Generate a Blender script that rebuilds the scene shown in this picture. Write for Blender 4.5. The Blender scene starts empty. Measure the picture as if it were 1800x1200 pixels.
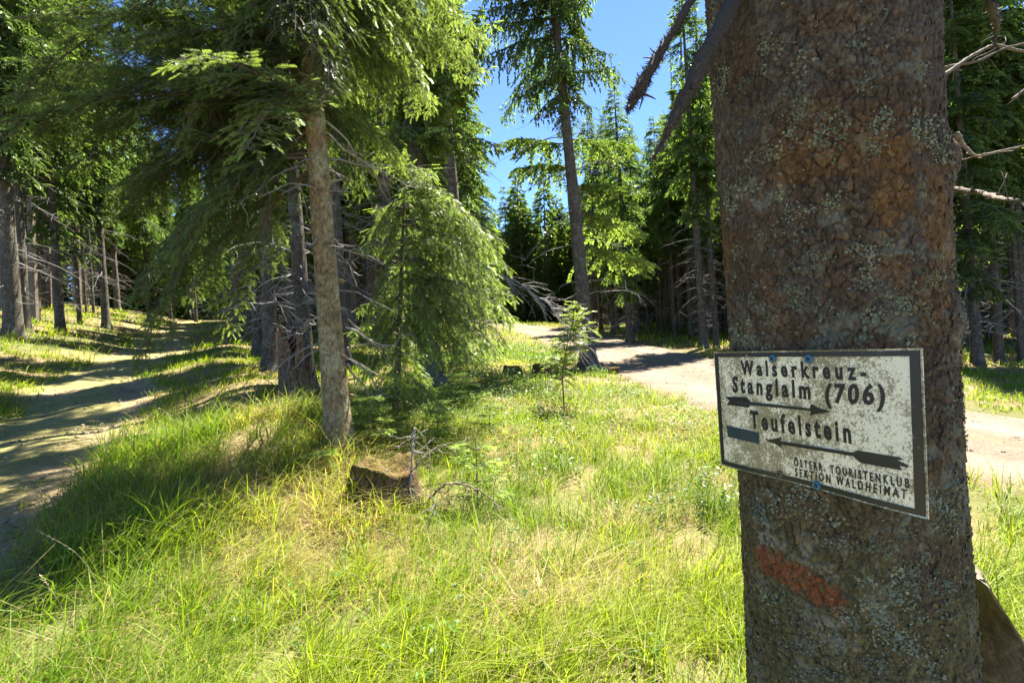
import bpy, math, random
import numpy as np
from mathutils import Vector, Matrix

R = math.radians
scene = bpy.context.scene

# ------------------------------------------------------------------ camera
EYE = 1.55
F = 900.0                      # focal length in photograph pixels (1800 wide)
ROLL = R(2.0)
cam_d = bpy.data.cameras.new('camera')
cam_d.lens = 18.0
cam_d.sensor_width = 36.0
cam_d.clip_start = 0.02
cam_d.clip_end = 2000.0
cam = bpy.data.objects.new('camera', cam_d)
scene.collection.objects.link(cam)
CR = Vector((math.cos(ROLL), 0, -math.sin(ROLL)))     # camera right
CU = Vector((math.sin(ROLL), 0, math.cos(ROLL)))      # camera up
CF = Vector((0, 1, 0))
cam.matrix_world = Matrix(((CR.x, CU.x, -CF.x, 0), (CR.y, CU.y, -CF.y, 0), (CR.z, CU.z, -CF.z, EYE), (0, 0, 0, 1)))
scene.camera = cam

# ------------------------------------------------------------------ light
SUN_EL, SUN_AZ = R(60), R(32)          # azimuth from +Y towards +X
world = bpy.data.worlds.new('World')
scene.world = world
world.use_nodes = True
wn = world.node_tree
sky = wn.nodes.new('ShaderNodeTexSky')
sky.sky_type = 'NISHITA'
sky.sun_disc = False
sky.sun_elevation = SUN_EL
sky.sun_rotation = SUN_AZ
sky.altitude = 1200
sky.air_density = 0.55
sky.dust_density = 0.0
sky.ozone_density = 8.0
bg = wn.nodes['Background']
bg.inputs['Strength'].default_value = 0.085
wn.links.new(sky.outputs['Color'], bg.inputs['Color'])
sun_d = bpy.data.lights.new('sun', 'SUN')
sun_d.energy = 5.0
sun_d.angle = R(0.5)
sun_d.color = (1.0, 0.95, 0.86)
sun = bpy.data.objects.new('sun', sun_d)
scene.collection.objects.link(sun)
SUN = Vector((math.sin(SUN_AZ) * math.cos(SUN_EL), math.cos(SUN_AZ) * math.cos(SUN_EL), math.sin(SUN_EL)))
sun.rotation_euler = (-SUN).to_track_quat('-Z', 'Y').to_euler()
sun.location = (10, 20, 40)
scene.view_settings.view_transform = 'Standard'
scene.view_settings.look = 'None'
scene.view_settings.gamma = 1.0
scene.view_settings.exposure = 2.5
scene.cycles.max_bounces = 10
scene.cycles.diffuse_bounces = 6
scene.cycles.transmission_bounces = 6
scene.cycles.caustics_reflective = False
scene.cycles.caustics_refractive = False

# ------------------------------------------------------------------ numeric helpers
def hash3(ix, iy, iz, seed=0):
    h = (ix.astype(np.int64) * 374761393 + iy.astype(np.int64) * 668265263 + iz.astype(np.int64) * 2147483647 + seed * 1274126177) & 0xFFFFFFFF
    h = ((h ^ (h >> 13)) * 1274126177) & 0xFFFFFFFF
    h = ((h ^ (h >> 16)) * 2246822519) & 0xFFFFFFFF
    h = h ^ (h >> 15)
    return (h & 0xFFFFFF) / float(0x1000000)

def vnoise(p, seed=0):
    p = np.asarray(p, float)
    i = np.floor(p)
    f = p - i
    f = f * f * (3 - 2 * f)
    i = i.astype(np.int64)
    r = 0
    for dx in (0, 1):
        wx = f[:, 0] if dx else 1 - f[:, 0]
        for dy in (0, 1):
            wy = f[:, 1] if dy else 1 - f[:, 1]
            for dz in (0, 1):
                wz = f[:, 2] if dz else 1 - f[:, 2]
                r = r + wx * wy * wz * hash3(i[:, 0] + dx, i[:, 1] + dy, i[:, 2] + dz, seed)
    return r

def fbm(p, octaves=4, seed=0, gain=0.5):
    p = np.asarray(p, float)
    a, t, s = 1.0, 0.0, 0.0
    for o in range(octaves):
        s = s + a * vnoise(p * 2.03 ** o + 17.3 * o, seed + o)
        t += a
        a *= gain
    return s / t

def worley(p, seed=0):
    i = np.floor(p).astype(np.int64)
    d1 = np.full(len(p), 9.0)
    d2 = np.full(len(p), 9.0)
    idc = np.zeros(len(p))
    for dx in (-1, 0, 1):
        for dy in (-1, 0, 1):
            for dz in (-1, 0, 1):
                c = i + np.array([dx, dy, dz])
                q = c + np.stack([hash3(c[:, 0], c[:, 1], c[:, 2], seed + k) for k in (1, 2, 3)], 1)
                d = np.sqrt(((p - q) ** 2).sum(1))
                near = d < d1
                d2 = np.where(near, d1, np.minimum(d2, d))
                idc = np.where(near, hash3(c[:, 0], c[:, 1], c[:, 2], seed + 9), idc)
                d1 = np.where(near, d, d1)
    return d1, d2, idc

def n2(x, y, sc, seed=0, oc=3):
    x = np.asarray(x, float).ravel(); y = np.asarray(y, float).ravel()
    return fbm(np.stack([x / sc, y / sc, np.full(len(x), 0.37)], 1), oc, seed)

def sstep(a, b, x):
    t = np.clip((x - a) / (b - a), 0, 1)
    return t * t * (3 - 2 * t)

def unit(v):
    v = np.asarray(v, float)
    return v / np.maximum(np.linalg.norm(v, axis=-1, keepdims=True), 1e-9)

# ------------------------------------------------------------------ terrain
ROAD = np.array([(13.5, -6), (8.8, 1.5), (6.0, 4.9), (4.85, 7.8), (4.3, 11), (3.95, 15), (3.5, 20), (2.4, 28), (0.6, 36), (-3, 46), (-10, 60)], float)
TRK0 = np.array([-3.4, 3.9]); TRKD = np.array([-0.5, 0.866]); TRKN = np.array([-0.866, -0.5])  # along / to the left
TRACK_W = 1.75

def densify(pts, step=0.5):
    # Catmull-Rom
    out = []
    P = np.vstack([2 * pts[0] - pts[1], pts, 2 * pts[-1] - pts[-2]])
    for k in range(1, len(P) - 2):
        n = max(2, int(np.linalg.norm(P[k + 1] - P[k]) / step))
        for j in range(n):
            t = j / n
            out.append(0.5 * (2 * P[k] + (P[k + 1] - P[k - 1]) * t + (2 * P[k - 1] - 5 * P[k] + 4 * P[k + 1] - P[k + 2]) * t * t + (3 * P[k] - P[k - 1] - 3 * P[k + 1] + P[k + 2]) * t ** 3))
    out.append(pts[-1])
    return np.array(out)
ROADC = densify(ROAD, 0.5)
ROAD_W = 3.8

def road_dist(x, y):
    x = np.atleast_1d(np.asarray(x, float)); y = np.atleast_1d(np.asarray(y, float))
    d = np.full(x.shape, 1e9)
    for k in range(0, len(ROADC), 2):
        d = np.minimum(d, np.hypot(x - ROADC[k, 0], y - ROADC[k, 1]))
    return d

def track_uv(x, y):
    dx = x - TRK0[0]; dy = y - TRK0[1]
    u = dx * TRKD[0] + dy * TRKD[1]
    v = dx * TRKN[0] + dy * TRKN[1]        # 0 at its near edge, TRACK_W at the far edge
    v = v + 0.18 * np.sin(u * 0.5) + 0.1 * np.sin(u * 1.3 + 1)
    return u, v

def Hraw(x, y):
    x = np.asarray(x, float); y = np.asarray(y, float)
    yy = np.maximum(y, 1.5)
    t = np.clip(x / yy, -1.6, 1.6)
    s = np.clip(0.07 - 0.042 * t, 0.03, 0.105)
    ye = np.where(y < 50, y, 50 + 30 * (1 - np.exp(-(np.maximum(y, 50) - 50) / 30)))
    ye = np.where(y < 0, y * 0.4, ye)
    h = s * ye
    u, v = track_uv(x, y)
    lb = np.maximum(v - TRACK_W, 0)
    h = h + np.where(lb > 0, 0.34 * 6 * (1 - np.exp(-lb / 6)), 0) * sstep(-3, 4, u)
    # low bank between track and meadow
    h = h + 0.26 * np.exp(-((v + 1.3) / 0.8) ** 2) * sstep(-2.5, 1.5, u) * (1 - sstep(12, 18, u))
    # hummocks by the stump
    h = h + 0.18 * np.exp(-(((x + 1.9) / 0.6) ** 2 + ((y - 5.1) / 0.6) ** 2))
    h = h + 0.10 * np.exp(-(((x + 2.7) / 0.55) ** 2 + ((y - 4.7) / 0.7) ** 2))
    return h

def H(x, y):
    x = np.asarray(x, float); y = np.asarray(y, float)
    shp = np.broadcast(x, y).shape
    xf = np.broadcast_to(x, shp).ravel(); yf = np.broadcast_to(y, shp).ravel()
    h = Hraw(xf, yf) + (n2(xf, yf, 1.7, 3, 3) - 0.5) * 0.16 * (0.4 + 0.6 * sstep(1.4, 2.6, road_dist(xf, yf)))
    h = h - (n2(np.zeros(1), np.zeros(1), 1.7, 3, 3)[0] - 0.5) * 0.16
    return h.reshape(shp)

def h1(x, y):
    return float(H(np.array([x]), np.array([y]))[0])

def unproj(px, py, d):
    return Vector((0, 0, EYE)) + (CF + CR * ((float(px) - 900) / F) + CU * ((600 - float(py)) / F)) * float(d)

def gp(px, py, dmax=90):
    ds = np.concatenate([np.arange(1.2, 15, 0.03), np.arange(15, dmax, 0.15)])
    r = CF + CR * ((px - 900) / F) + CU * ((600 - py) / F)
    X = r.x * ds; Y = r.y * ds; Z = EYE + r.z * ds
    below = np.nonzero(Z <= H(X, Y))[0]
    k = below[0] if len(below) else len(ds) - 1
    return Vector((X[k], Y[k], h1(X[k], Y[k])))

# ------------------------------------------------------------------ mesh helpers
class MB:
    def __init__(self):
        self.V = []; self.n = 0; self.T = []; self.TM = []; self.Q = []; self.QM = []; self.C = []
    def add(self, v, tri=None, quad=None, mat=0, col=(0.5, 0.5, 0.5)):
        v = np.asarray(v, np.float32).reshape(-1, 3)
        c = np.asarray(col, np.float32)
        if c.ndim == 1:
            c = np.broadcast_to(c, (len(v), 3))
        self.V.append(v); self.C.append(c)
        if tri is not None and len(tri):
            t = np.asarray(tri, np.int64) + self.n
            self.T.append(t); self.TM.append(np.full(len(t), mat, np.int32))
        if quad is not None and len(quad):
            q = np.asarray(quad, np.int64) + self.n
            self.Q.append(q); self.QM.append(np.full(len(q), mat, np.int32))
        self.n += len(v)
    def arrays(self):
        V = np.concatenate(self.V) if self.V else np.zeros((0, 3), np.float32)
        C = np.concatenate(self.C) if self.C else np.zeros((0, 3), np.float32)
        T = np.concatenate(self.T) if self.T else np.zeros((0, 3), np.int64)
        TM = np.concatenate(self.TM) if self.TM else np.zeros(0, np.int32)
        Q = np.concatenate(self.Q) if self.Q else np.zeros((0, 4), np.int64)
        QM = np.concatenate(self.QM) if self.QM else np.zeros(0, np.int32)
        return V, C, T, TM, Q, QM
    def merge(self, arr, M=None, off=None, scale=None, ctint=None):
        V, C, T, TM, Q, QM = arr
        if scale is not None: V = V * scale
        if M is not None: V = V @ np.asarray(M, np.float32).T
        if off is not None: V = V + np.asarray(off, np.float32)
        if ctint is not None: C = C * np.asarray(ctint, np.float32)
        self.V.append(V.astype(np.float32)); self.C.append(C.astype(np.float32))
        if len(T): self.T.append(T + self.n); self.TM.append(TM)
        if len(Q): self.Q.append(Q + self.n); self.QM.append(QM)
        self.n += len(V)
    def mesh(self, name, mats, smooth=False):
        V, C, T, TM, Q, QM = self.arrays()
        me = bpy.data.meshes.new(name)
        me.vertices.add(len(V)); me.vertices.foreach_set('co', V.ravel())
        nl = T.size + Q.size
        me.loops.add(nl)
        me.loops.foreach_set('vertex_index', np.concatenate([T.ravel(), Q.ravel()]).astype(np.int32))
        npoly = len(T) + len(Q)
        me.polygons.add(npoly)
        starts = np.concatenate([np.arange(len(T)) * 3, T.size + np.arange(len(Q)) * 4]).astype(np.int32)
        me.polygons.foreach_set('loop_start', starts)
        me.polygons.foreach_set('material_index', np.concatenate([TM, QM]).astype(np.int32))
        me.polygons.foreach_set('use_smooth', np.full(npoly, smooth, bool))
        at = me.color_attributes.new('tint', 'FLOAT_COLOR', 'POINT')
        c4 = np.ones((len(V), 4), np.float32); c4[:, :3] = C
        at.data.foreach_set('color', c4.ravel())
        for m in mats: me.materials.append(m)
        me.update(calc_edges=True)
        me.validate()
        return me
    def build(self, name, mats, parent=None, smooth=False, loc=None):
        if not isinstance(mats, (list, tuple)): mats = [mats]
        return link(name, self.mesh(name, mats, smooth), parent, loc)

def link(name, data, parent=None, loc=None):
    o = bpy.data.objects.new(name, data)
    scene.collection.objects.link(o)
    if parent is not None: o.parent = parent
    if loc is not None: o.location = loc
    return o

def tag(o, label=None, cat=None, group=None, kind=None):
    if label: o['label'] = label
    if cat: o['category'] = cat
    if group: o['group'] = group
    if kind: o['kind'] = kind
    return o

def thing(name, label, cat, loc=(0, 0, 0), group=None):
    o = bpy.data.objects.new(name, None)
    o.empty_display_size = 0.2
    scene.collection.objects.link(o)
    o.location = loc
    return tag(o, label, cat, group)

def copy_tree(o, parent=None):
    c = o.copy(); scene.collection.objects.link(c)
    if parent is not None: c.parent = parent
    for ch in list(o.children):
        copy_tree(ch, c)
    return c

def tube(pts, rad, sides=5, close=True):
    pts = np.asarray(pts, float); n = len(pts)
    rad = np.broadcast_to(np.asarray(rad, float), (n,))
    tan = np.gradient(pts, axis=0)
    tan = unit(tan)
    ref = np.array([0, 0, 1.0]) if abs(tan[:, 2]).mean() < 0.8 else np.array([1.0, 0, 0])
    a = unit(np.cross(tan, ref)); b = np.cross(tan, a)
    th = np.arange(sides) / sides * 2 * np.pi
    v = pts[:, None, :] + rad[:, None, None] * (np.cos(th)[None, :, None] * a[:, None, :] + np.sin(th)[None, :, None] * b[:, None, :])
    v = v.reshape(-1, 3)
    i = np.arange(n - 1)[:, None] * sides; j = np.arange(sides)[None, :]; j2 = (j + 1) % sides
    q = np.stack([i + j, i + j2, i + sides + j2, i + sides + j], -1).reshape(-1, 4)
    tris = []
    if close:
        v = np.vstack([v, pts[-1], pts[0]])
        e = (n - 1) * sides
        for k in range(sides):
            tris.append((e + k, e + (k + 1) % sides, len(v) - 2))
            tris.append(((k + 1) % sides, k, len(v) - 1))
    return v, q, np.array(tris, int).reshape(-1, 3)

def wob(rng, a, b, n, amp, sag=0.0):
    """a crooked polyline from a to b"""
    a = np.asarray(a, float); b = np.asarray(b, float)
    s = np.linspace(0, 1, n)[:, None]
    L = np.linalg.norm(b - a)
    p = a + (b - a) * s
    w = np.cumsum(rng.normal(0, 1, (n, 3)), 0); w -= w[0]; w = w - s * w[-1]
    p = p + w * amp * L / math.sqrt(n)
    p[:, 2] -= sag * L * (4 * s[:, 0] * (1 - s[:, 0]))
    return p

# ------------------------------------------------------------------ materials
def new_mat(name):
    m = bpy.data.materials.new(name); m.use_nodes = True
    nt = m.node_tree
    for n in list(nt.nodes): nt.nodes.remove(n)
    out = nt.nodes.new('ShaderNodeOutputMaterial')
    return m, nt, out

def N(nt, typ, **kw):
    n = nt.nodes.new(typ)
    for k, v in kw.items():
        if k.startswith('_'): setattr(n, k[1:], v)
        else:
            key = int(k[1:]) if (k[0] == 'i' and k[1:].isdigit()) else k
            n.inputs[key].default_value = v
    return n

def ramp(nt, fac, stops):
    r = nt.nodes.new('ShaderNodeValToRGB')
    e = r.color_ramp.elements
    while len(e) < len(stops): e.new(0.5)
    for k, (p, c) in enumerate(stops):
        e[k].position = p; e[k].color = (*c, 1) if len(c) == 3 else c
    nt.links.new(fac, r.inputs[0])
    return r.outputs[0]

def mixc(nt, fac, a, b, mode='MIX'):
    m = nt.nodes.new('ShaderNodeMix'); m.data_type = 'RGBA'; m.blend_type = mode
    if hasattr(fac, 'is_linked') or hasattr(fac, 'links'): nt.links.new(fac, m.inputs[0])
    else: m.inputs[0].default_value = fac
    for k, v in ((6, a), (7, b)):
        if isinstance(v, (tuple, list)): m.inputs[k].default_value = (*v, 1) if len(v) == 3 else v
        else: nt.links.new(v, m.inputs[k])
    return m.outputs[2]

def noise(nt, scale, detail=4, rough=0.55, vec=None, dist=0.0):
    n = nt.nodes.new('ShaderNodeTexNoise')
    n.inputs['Scale'].default_value = scale; n.inputs['Detail'].default_value = detail
    n.inputs['Roughness'].default_value = rough; n.inputs['Distortion'].default_value = dist
    if vec is not None: nt.links.new(vec, n.inputs['Vector'])
    return n.outputs[0]

def mapped(nt, scale=(1, 1, 1), coord='Object'):
    t = nt.nodes.new('ShaderNodeTexCoord'); m = nt.nodes.new('ShaderNodeMapping')
    m.inputs['Scale'].default_value = scale
    nt.links.new(t.outputs[coord], m.inputs[0])
    return m.outputs[0]

def leaf_mat(name, trans=0.4, rough=0.5, tmul=(1.25, 1.2, 0.6), vary=0.25, spec=0.3):
    m, nt, out = new_mat(name)
    a = N(nt, 'ShaderNodeAttribute', _attribute_name='tint')
    oi = nt.nodes.new('ShaderNodeObjectInfo')
    mr = N(nt, 'ShaderNodeMapRange', i3=1 - vary, i4=1 + vary)
    nt.links.new(oi.outputs['Random'], mr.inputs[0])
    hsv = nt.nodes.new('ShaderNodeHueSaturation')
    nt.links.new(a.outputs['Color'], hsv.inputs['Color'])
    nt.links.new(mr.outputs[0], hsv.inputs['Value'])
    p = nt.nodes.new('ShaderNodeBsdfPrincipled')
    p.inputs['Roughness'].default_value = rough
    p.inputs['Specular IOR Level'].default_value = spec
    nt.links.new(hsv.outputs[0], p.inputs['Base Color'])
    tr = nt.nodes.new('ShaderNodeBsdfTranslucent')
    tc = mixc(nt, 1.0, hsv.outputs[0], tmul, 'MULTIPLY')
    nt.links.new(tc, tr.inputs['Color'])
    ms = nt.nodes.new('ShaderNodeMixShader'); ms.inputs[0].default_value = trans
    nt.links.new(p.outputs[0], ms.inputs[1]); nt.links.new(tr.outputs[0], ms.inputs[2])
    nt.links.new(ms.outputs[0], out.inputs['Surface'])
    return m

def bark_mat(name, c0, c1, lich=(0.22, 0.24, 0.2), lich_amt=0.45, bump=0.9, sc=1.0, use_tint=False):
    m, nt, out = new_mat(name)
    v = mapped(nt, (sc, sc, sc * 0.6))
    v2 = mapped(nt, (sc, sc, sc))
    n1 = noise(nt, 30, 8, 0.75, v, 0.6)
    n2_ = noise(nt, 6, 5, 0.65, v2, 0.5)
    n3 = noise(nt, 75, 4, 0.7, v2)
    col = ramp(nt, n1, [(0.34, c0), (0.62, c1)])
    vc = nt.nodes.new('ShaderNodeTexVoronoi'); vc.inputs['Scale'].default_value = 48
    nt.links.new(v, vc.inputs['Vector'])
    col = mixc(nt, 0.8, col, ramp(nt, vc.outputs['Color'], [(0.1, (0.6, 0.6, 0.6)), (0.9, (1.45, 1.4, 1.35))]), 'MULTIPLY')
    lf = ramp(nt, n2_, [(lich_amt, (0, 0, 0)), (lich_amt + 0.15, (1, 1, 1))])
    lf2 = mixc(nt, 1.0, lf, ramp(nt, n3, [(0.42, (0, 0, 0)), (0.56, (1, 1, 1))]), 'MULTIPLY')
    col = mixc(nt, lf2, col, lich)
    if use_tint:
        a = N(nt, 'ShaderNodeAttribute', _attribute_name='tint')
        col = mixc(nt, 1.0, col, a.outputs['Color'], 'MULTIPLY')
    p = nt.nodes.new('ShaderNodeBsdfPrincipled')
    p.inputs['Roughness'].default_value = 0.9
    p.inputs['Specular IOR Level'].default_value = 0.2
    nt.links.new(col, p.inputs['Base Color'])
    b = nt.nodes.new('ShaderNodeBump'); b.inputs['Strength'].default_value = bump; b.inputs['Distance'].default_value = 0.02
    vor = nt.nodes.new('ShaderNodeTexVoronoi'); vor.feature = 'DISTANCE_TO_EDGE'; vor.inputs['Scale'].default_value = 26
    nt.links.new(v, vor.inputs['Vector'])
    hh = N(nt, 'ShaderNodeMath', _operation='MULTIPLY_ADD', i1=0.8)
    nt.links.new(vor.outputs[0], hh.inputs[0]); nt.links.new(n1, hh.inputs[2])
    nt.links.new(hh.outputs[0], b.inputs['Height'])
    nt.links.new(b.outputs[0], p.inputs['Normal'])
    nt.links.new(p.outputs[0], out.inputs['Surface'])
    return m

def tint_mat(name, rough=0.9, spec=0.2, bump_scale=None, bump=0.3, grain=0.25, gscale=80, dist=0.004):
    m, nt, out = new_mat(name)
    a = N(nt, 'ShaderNodeAttribute', _attribute_name='tint')
    v = mapped(nt)
    n = noise(nt, gscale, 4, 0.6, v)
    g = ramp(nt, n, [(0.25, (1 - grain,) * 3), (0.75, (1 + grain,) * 3)])
    col = mixc(nt, 1.0, a.outputs['Color'], g, 'MULTIPLY')
    p = nt.nodes.new('ShaderNodeBsdfPrincipled')
    p.inputs['Roughness'].default_value = rough; p.inputs['Specular IOR Level'].default_value = spec
    nt.links.new(col, p.inputs['Base Color'])
    if bump_scale:
        b = nt.nodes.new('ShaderNodeBump'); b.inputs['Strength'].default_value = bump; b.inputs['Distance'].default_value = dist
        nb = noise(nt, bump_scale, 5, 0.65, v)
        nt.links.new(nb, b.inputs['Height']); nt.links.new(b.outputs[0], p.inputs['Normal'])
    nt.links.new(p.outputs[0], out.inputs['Surface'])
    return m

M_NEEDLE = leaf_mat('spruce_needles', 0.54, 0.42, (1.4, 1.42, 0.75), spec=0.35)
M_LEAF = leaf_mat('broad_leaves', 0.5, 0.45, (1.2, 1.2, 0.5), 0.1)
M_GRASS = leaf_mat('grass_blades', 0.55, 0.5, (1.2, 1.2, 0.4), 0.0, 0.22)
M_TWIG = tint_mat('twig_wood', grain=0.35, gscale=30)
M_BARK = bark_mat('grey_spruce_bark', (0.03, 0.025, 0.019), (0.115, 0.094, 0.068), (0.17, 0.175, 0.135), 0.48)
M_BARKW = bark_mat('brown_spruce_bark', (0.075, 0.052, 0.026), (0.30, 0.215, 0.105), (0.36, 0.34, 0.2), 0.47, 1.0)
M_BARKD = bark_mat('dark_mossy_bark', (0.035, 0.03, 0.022), (0.11, 0.095, 0.07), (0.13, 0.16, 0.09), 0.42)
M_GROUND = tint_mat('forest_soil', 0.95, 0.1, 25, 0.5, 0.35, 40, 0.02)
M_ROTTEN = bark_mat('rotten_wood', (0.05, 0.03, 0.018), (0.26, 0.16, 0.09), (0.2, 0.17, 0.12), 0.6, 0.8, 1.0, True)
M_HEROBARK = tint_mat('flaky_spruce_bark', 0.88, 0.25, 170, 0.7, 0.4, 160, 0.004)
M_LICHEN = tint_mat('foliose_lichen', 0.85, 0.2, None, 0, 0.2, 300)

def gravel_mat():
    m, nt, out = new_mat('gravel')
    v = mapped(nt)
    a = N(nt, 'ShaderNodeAttribute', _attribute_name='tint')
    n1 = noise(nt, 45, 6, 0.7, v); n2_ = noise(nt, 1.6, 4, 0.6, v)
    vor = nt.nodes.new('ShaderNodeTexVoronoi'); vor.inputs['Scale'].default_value = 38
    nt.links.new(v, vor.inputs['Vector'])
    g1 = ramp(nt, n1, [(0.3, (0.62, 0.6, 0.58)), (0.7, (1.25, 1.22, 1.18))])
    g2 = ramp(nt, n2_, [(0.3, (0.8, 0.78, 0.75)), (0.7, (1.15, 1.14, 1.12))])
    vb = ramp(nt, vor.outputs['Color'], [(0.0, (0.75, 0.75, 0.75)), (1.0, (1.2, 1.2, 1.2))])
    col = mixc(nt, 1.0, mixc(nt, 1.0, mixc(nt, 1.0, a.outputs['Color'], g1, 'MULTIPLY'), g2, 'MULTIPLY'), vb, 'MULTIPLY')
    p = nt.nodes.new('ShaderNodeBsdfPrincipled'); p.inputs['Roughness'].default_value = 0.95
    p.inputs['Specular IOR Level'].default_value = 0.15
    nt.links.new(col, p.inputs['Base Color'])
    b = nt.nodes.new('ShaderNodeBump'); b.inputs['Strength'].default_value = 0.8; b.inputs['Distance'].default_value = 0.02
    nt.links.new(n1, b.inputs['Height']); nt.links.new(b.outputs[0], p.inputs['Normal'])
    nt.links.new(p.outputs[0], out.inputs['Surface'])
    return m
M_GRAVEL = gravel_mat()

# ------------------------------------------------------------------ ground, road, track
def build_ground():
    rings = np.concatenate([[0.25], np.geomspace(0.5, 500, 190)])
    na = 300
    th = np.arange(na) / na * 2 * np.pi
    X = rings[:, None] * np.sin(th)[None]; Y = rings[:, None] * np.cos(th)[None]
    x = X.ravel(); y = Y.ravel()
    z = H(x, y)
    rd = road_dist(x, y)
    z = z - 0.09 * (1 - sstep(ROAD_W / 2 - 0.25, ROAD_W / 2 + 0.15, rd))
    u, v = track_uv(x, y)
    intr = sstep(-0.1, 0.2, v) * (1 - sstep(TRACK_W - 0.2, TRACK_W + 0.1, v)) * sstep(-9, -8, u) * (1 - sstep(46, 48, u))
    z = z - 0.08 * intr
    straw = 0.5 * n2(x, y, 0.9, 11, 4) + 0.5 * n2(x, y, 0.12, 12, 3); moss = n2(x, y, 2.2, 21, 3)
    c = np.array([0.17, 0.125, 0.06])[None] + (straw[:, None] - 0.5) * np.array([0.22, 0.17, 0.08])
    g = sstep(0.45, 0.62, moss)[:, None]
    c = c * (1 - g) + np.array([0.10, 0.10, 0.035]) * g
    mb = MB()
    i = np.arange(len(rings) - 1)[:, None] * na; j = np.arange(na)[None]; j2 = (j + 1) % na
    q = np.stack([i + j, i + na + j, i + na + j2, i + j2], -1).reshape(-1, 4)
    mb.add(np.stack([x, y, z], 1), None, q, 0, np.clip(c, 0.02, 1))
    k = len(x)
    mb.V.append(np.array([[0, 0, h1(0, 0)]], np.float32)); mb.C.append(np.array([[0.15, 0.12, 0.05]], np.float32))
    mb.n += 1
    t = np.stack([np.full(na, k), np.arange(na), (np.arange(na) + 1) % na], 1)
    mb.T.append(t); mb.TM.append(np.zeros(len(t), np.int32))
    o = mb.build('ground', M_GROUND, smooth=True)
    tag(o, kind='structure')
build_ground()

def ribbon(name, C, W, colf, lift=0.012, nv=15):
    C = np.asarray(C); T = unit(np.gradient(C, axis=0)); Nn = np.stack([T[:, 1], -T[:, 0]], 1)
    vv = np.linspace(-1, 1, nv)
    P = C[:, None] + Nn[:, None] * (vv * W / 2)[None, :, None]
    x = P[..., 0].ravel(); y = P[..., 1].ravel()
    av = np.broadcast_to(np.abs(vv)[None], P.shape[:2]).ravel()
    z = H(x, y) + lift - 0.12 * sstep(0.86, 1.0, av) + (n2(x, y, 0.25, 31, 2) - 0.5) * 0.02
    z = z - 0.03 * np.exp(-((av - 0.45) / 0.16) ** 2)
    mb = MB(); n = len(C)
    i = np.arange(n - 1)[:, None] * nv; j = np.arange(nv - 1)[None]
    q = np.stack([i + j, i + j + 1, i + nv + j + 1, i + nv + j], -1).reshape(-1, 4)
    mb.add(np.stack([x, y, z], 1), None, q, 0, colf(x, y, av))
    o = mb.build(name, M_GRAVEL, smooth=True)
    return tag(o, kind='structure')

def road_col(x, y, av):
    n = n2(x, y, 0.8, 41, 3)[:, None]
    c = np.array([0.205, 0.163, 0.122]) * (0.85 + 0.3 * n)
    e = sstep(0.78, 1.0, av + (n[:, 0] - 0.5) * 0.5)[:, None]
    rut = np.exp(-((av - 0.45) / 0.17) ** 2)[:, None]; m2 = n2(x, y, 0.3, 42, 4)[:, None]
    c = c * (0.86 + 0.2 * rut) * (0.8 + 0.4 * m2)
    mid_ = (np.exp(-(av / 0.16) ** 2) * sstep(0.45, 0.62, m2[:, 0]))[:, None] * 0.5
    c = c * (1 - mid_) + np.array([0.15, 0.14, 0.06]) * mid_
    return c * (1 - e) + np.array([0.17, 0.13, 0.07]) * e
ribbon('gravel_road', densify(ROAD, 0.25), ROAD_W + 0.5, road_col, 0.012, 25)

def track_col(x, y, av):
    n = n2(x, y, 0.5, 43, 4)[:, None]; g = n2(x, y, 1.1, 47, 3)
    c = np.array([0.31, 0.235, 0.135]) * (0.75 + 0.5 * n)
    gr = np.clip(sstep(0.40, 0.60, g + 0.3 * np.exp(-(av / 0.32) ** 2)) + sstep(0.7, 1, av), 0, 1)[:, None] * 0.55
    return c * (1 - gr) + np.array([0.20, 0.22, 0.045]) * gr
us = np.arange(-9, 48, 0.2)
tc = []
for u in us:
    p = TRK0 + TRKD * u
    sh = 0.18 * math.sin(u * 0.5) + 0.1 * math.sin(u * 1.3 + 1)
    tc.append(p + TRKN * (TRACK_W / 2 - sh))
ribbon('dirt_track', np.array(tc), TRACK_W + 0.45, track_col, 0.012, 17)

# ------------------------------------------------------------------ grass
def blades(rng, P, h, w, phi, bend, col, tipcol=None):
    """P (n,3), one curved tapering blade each"""
    n = len(P)
    qs = np.array([0, 0.4, 0.75, 1.0]); ws = np.array([1.0, 0.85, 0.5, 0.0])
    hd = np.stack([np.cos(phi), np.sin(phi), np.zeros(n)], 1)
    face = phi + np.pi / 2 + rng.normal(0, 0.5, n)
    sd = np.stack([np.cos(face), np.sin(face), np.zeros(n)], 1)
    V = np.zeros((n, 7, 3), np.float32); C = np.zeros((n, 7, 3), np.float32)
    tipcol = col if tipcol is None else tipcol
    k = 0
    for q, ww in zip(qs, ws):
        c = P + hd * (h * bend * q ** 1.8)[:, None]
        c[:, 2] += h * (q - 0.5 * np.minimum(bend, 1.3) * q * q)
        cc = col * (1 - q) + tipcol * q
        if q < 1:
            V[:, k] = c - sd * (w * ww / 2)[:, None]; V[:, k + 1] = c + sd * (w * ww / 2)[:, None]
            C[:, k] = cc; C[:, k + 1] = cc; k += 2
        else:
            V[:, k] = c; C[:, k] = cc
    b = np.arange(n)[:, None] * 7
    Q = np.concatenate([b + np.array([[0, 1, 3, 2]]), b + np.array([[2, 3, 5, 4]])])
    T = b + np.array([[4, 5, 6]])
    return V.reshape(-1, 3), T, Q, C.reshape(-1, 3)

GREEN = np.array([0.125, 0.225, 0.014]); LIME = np.array([0.27, 0.345, 0.02]); STRAW = np.array([0.42, 0.33, 0.165]); DARK = np.array([0.055, 0.11, 0.02])
TRUNKS = []     # (x, y, r) kept free of grass

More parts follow.
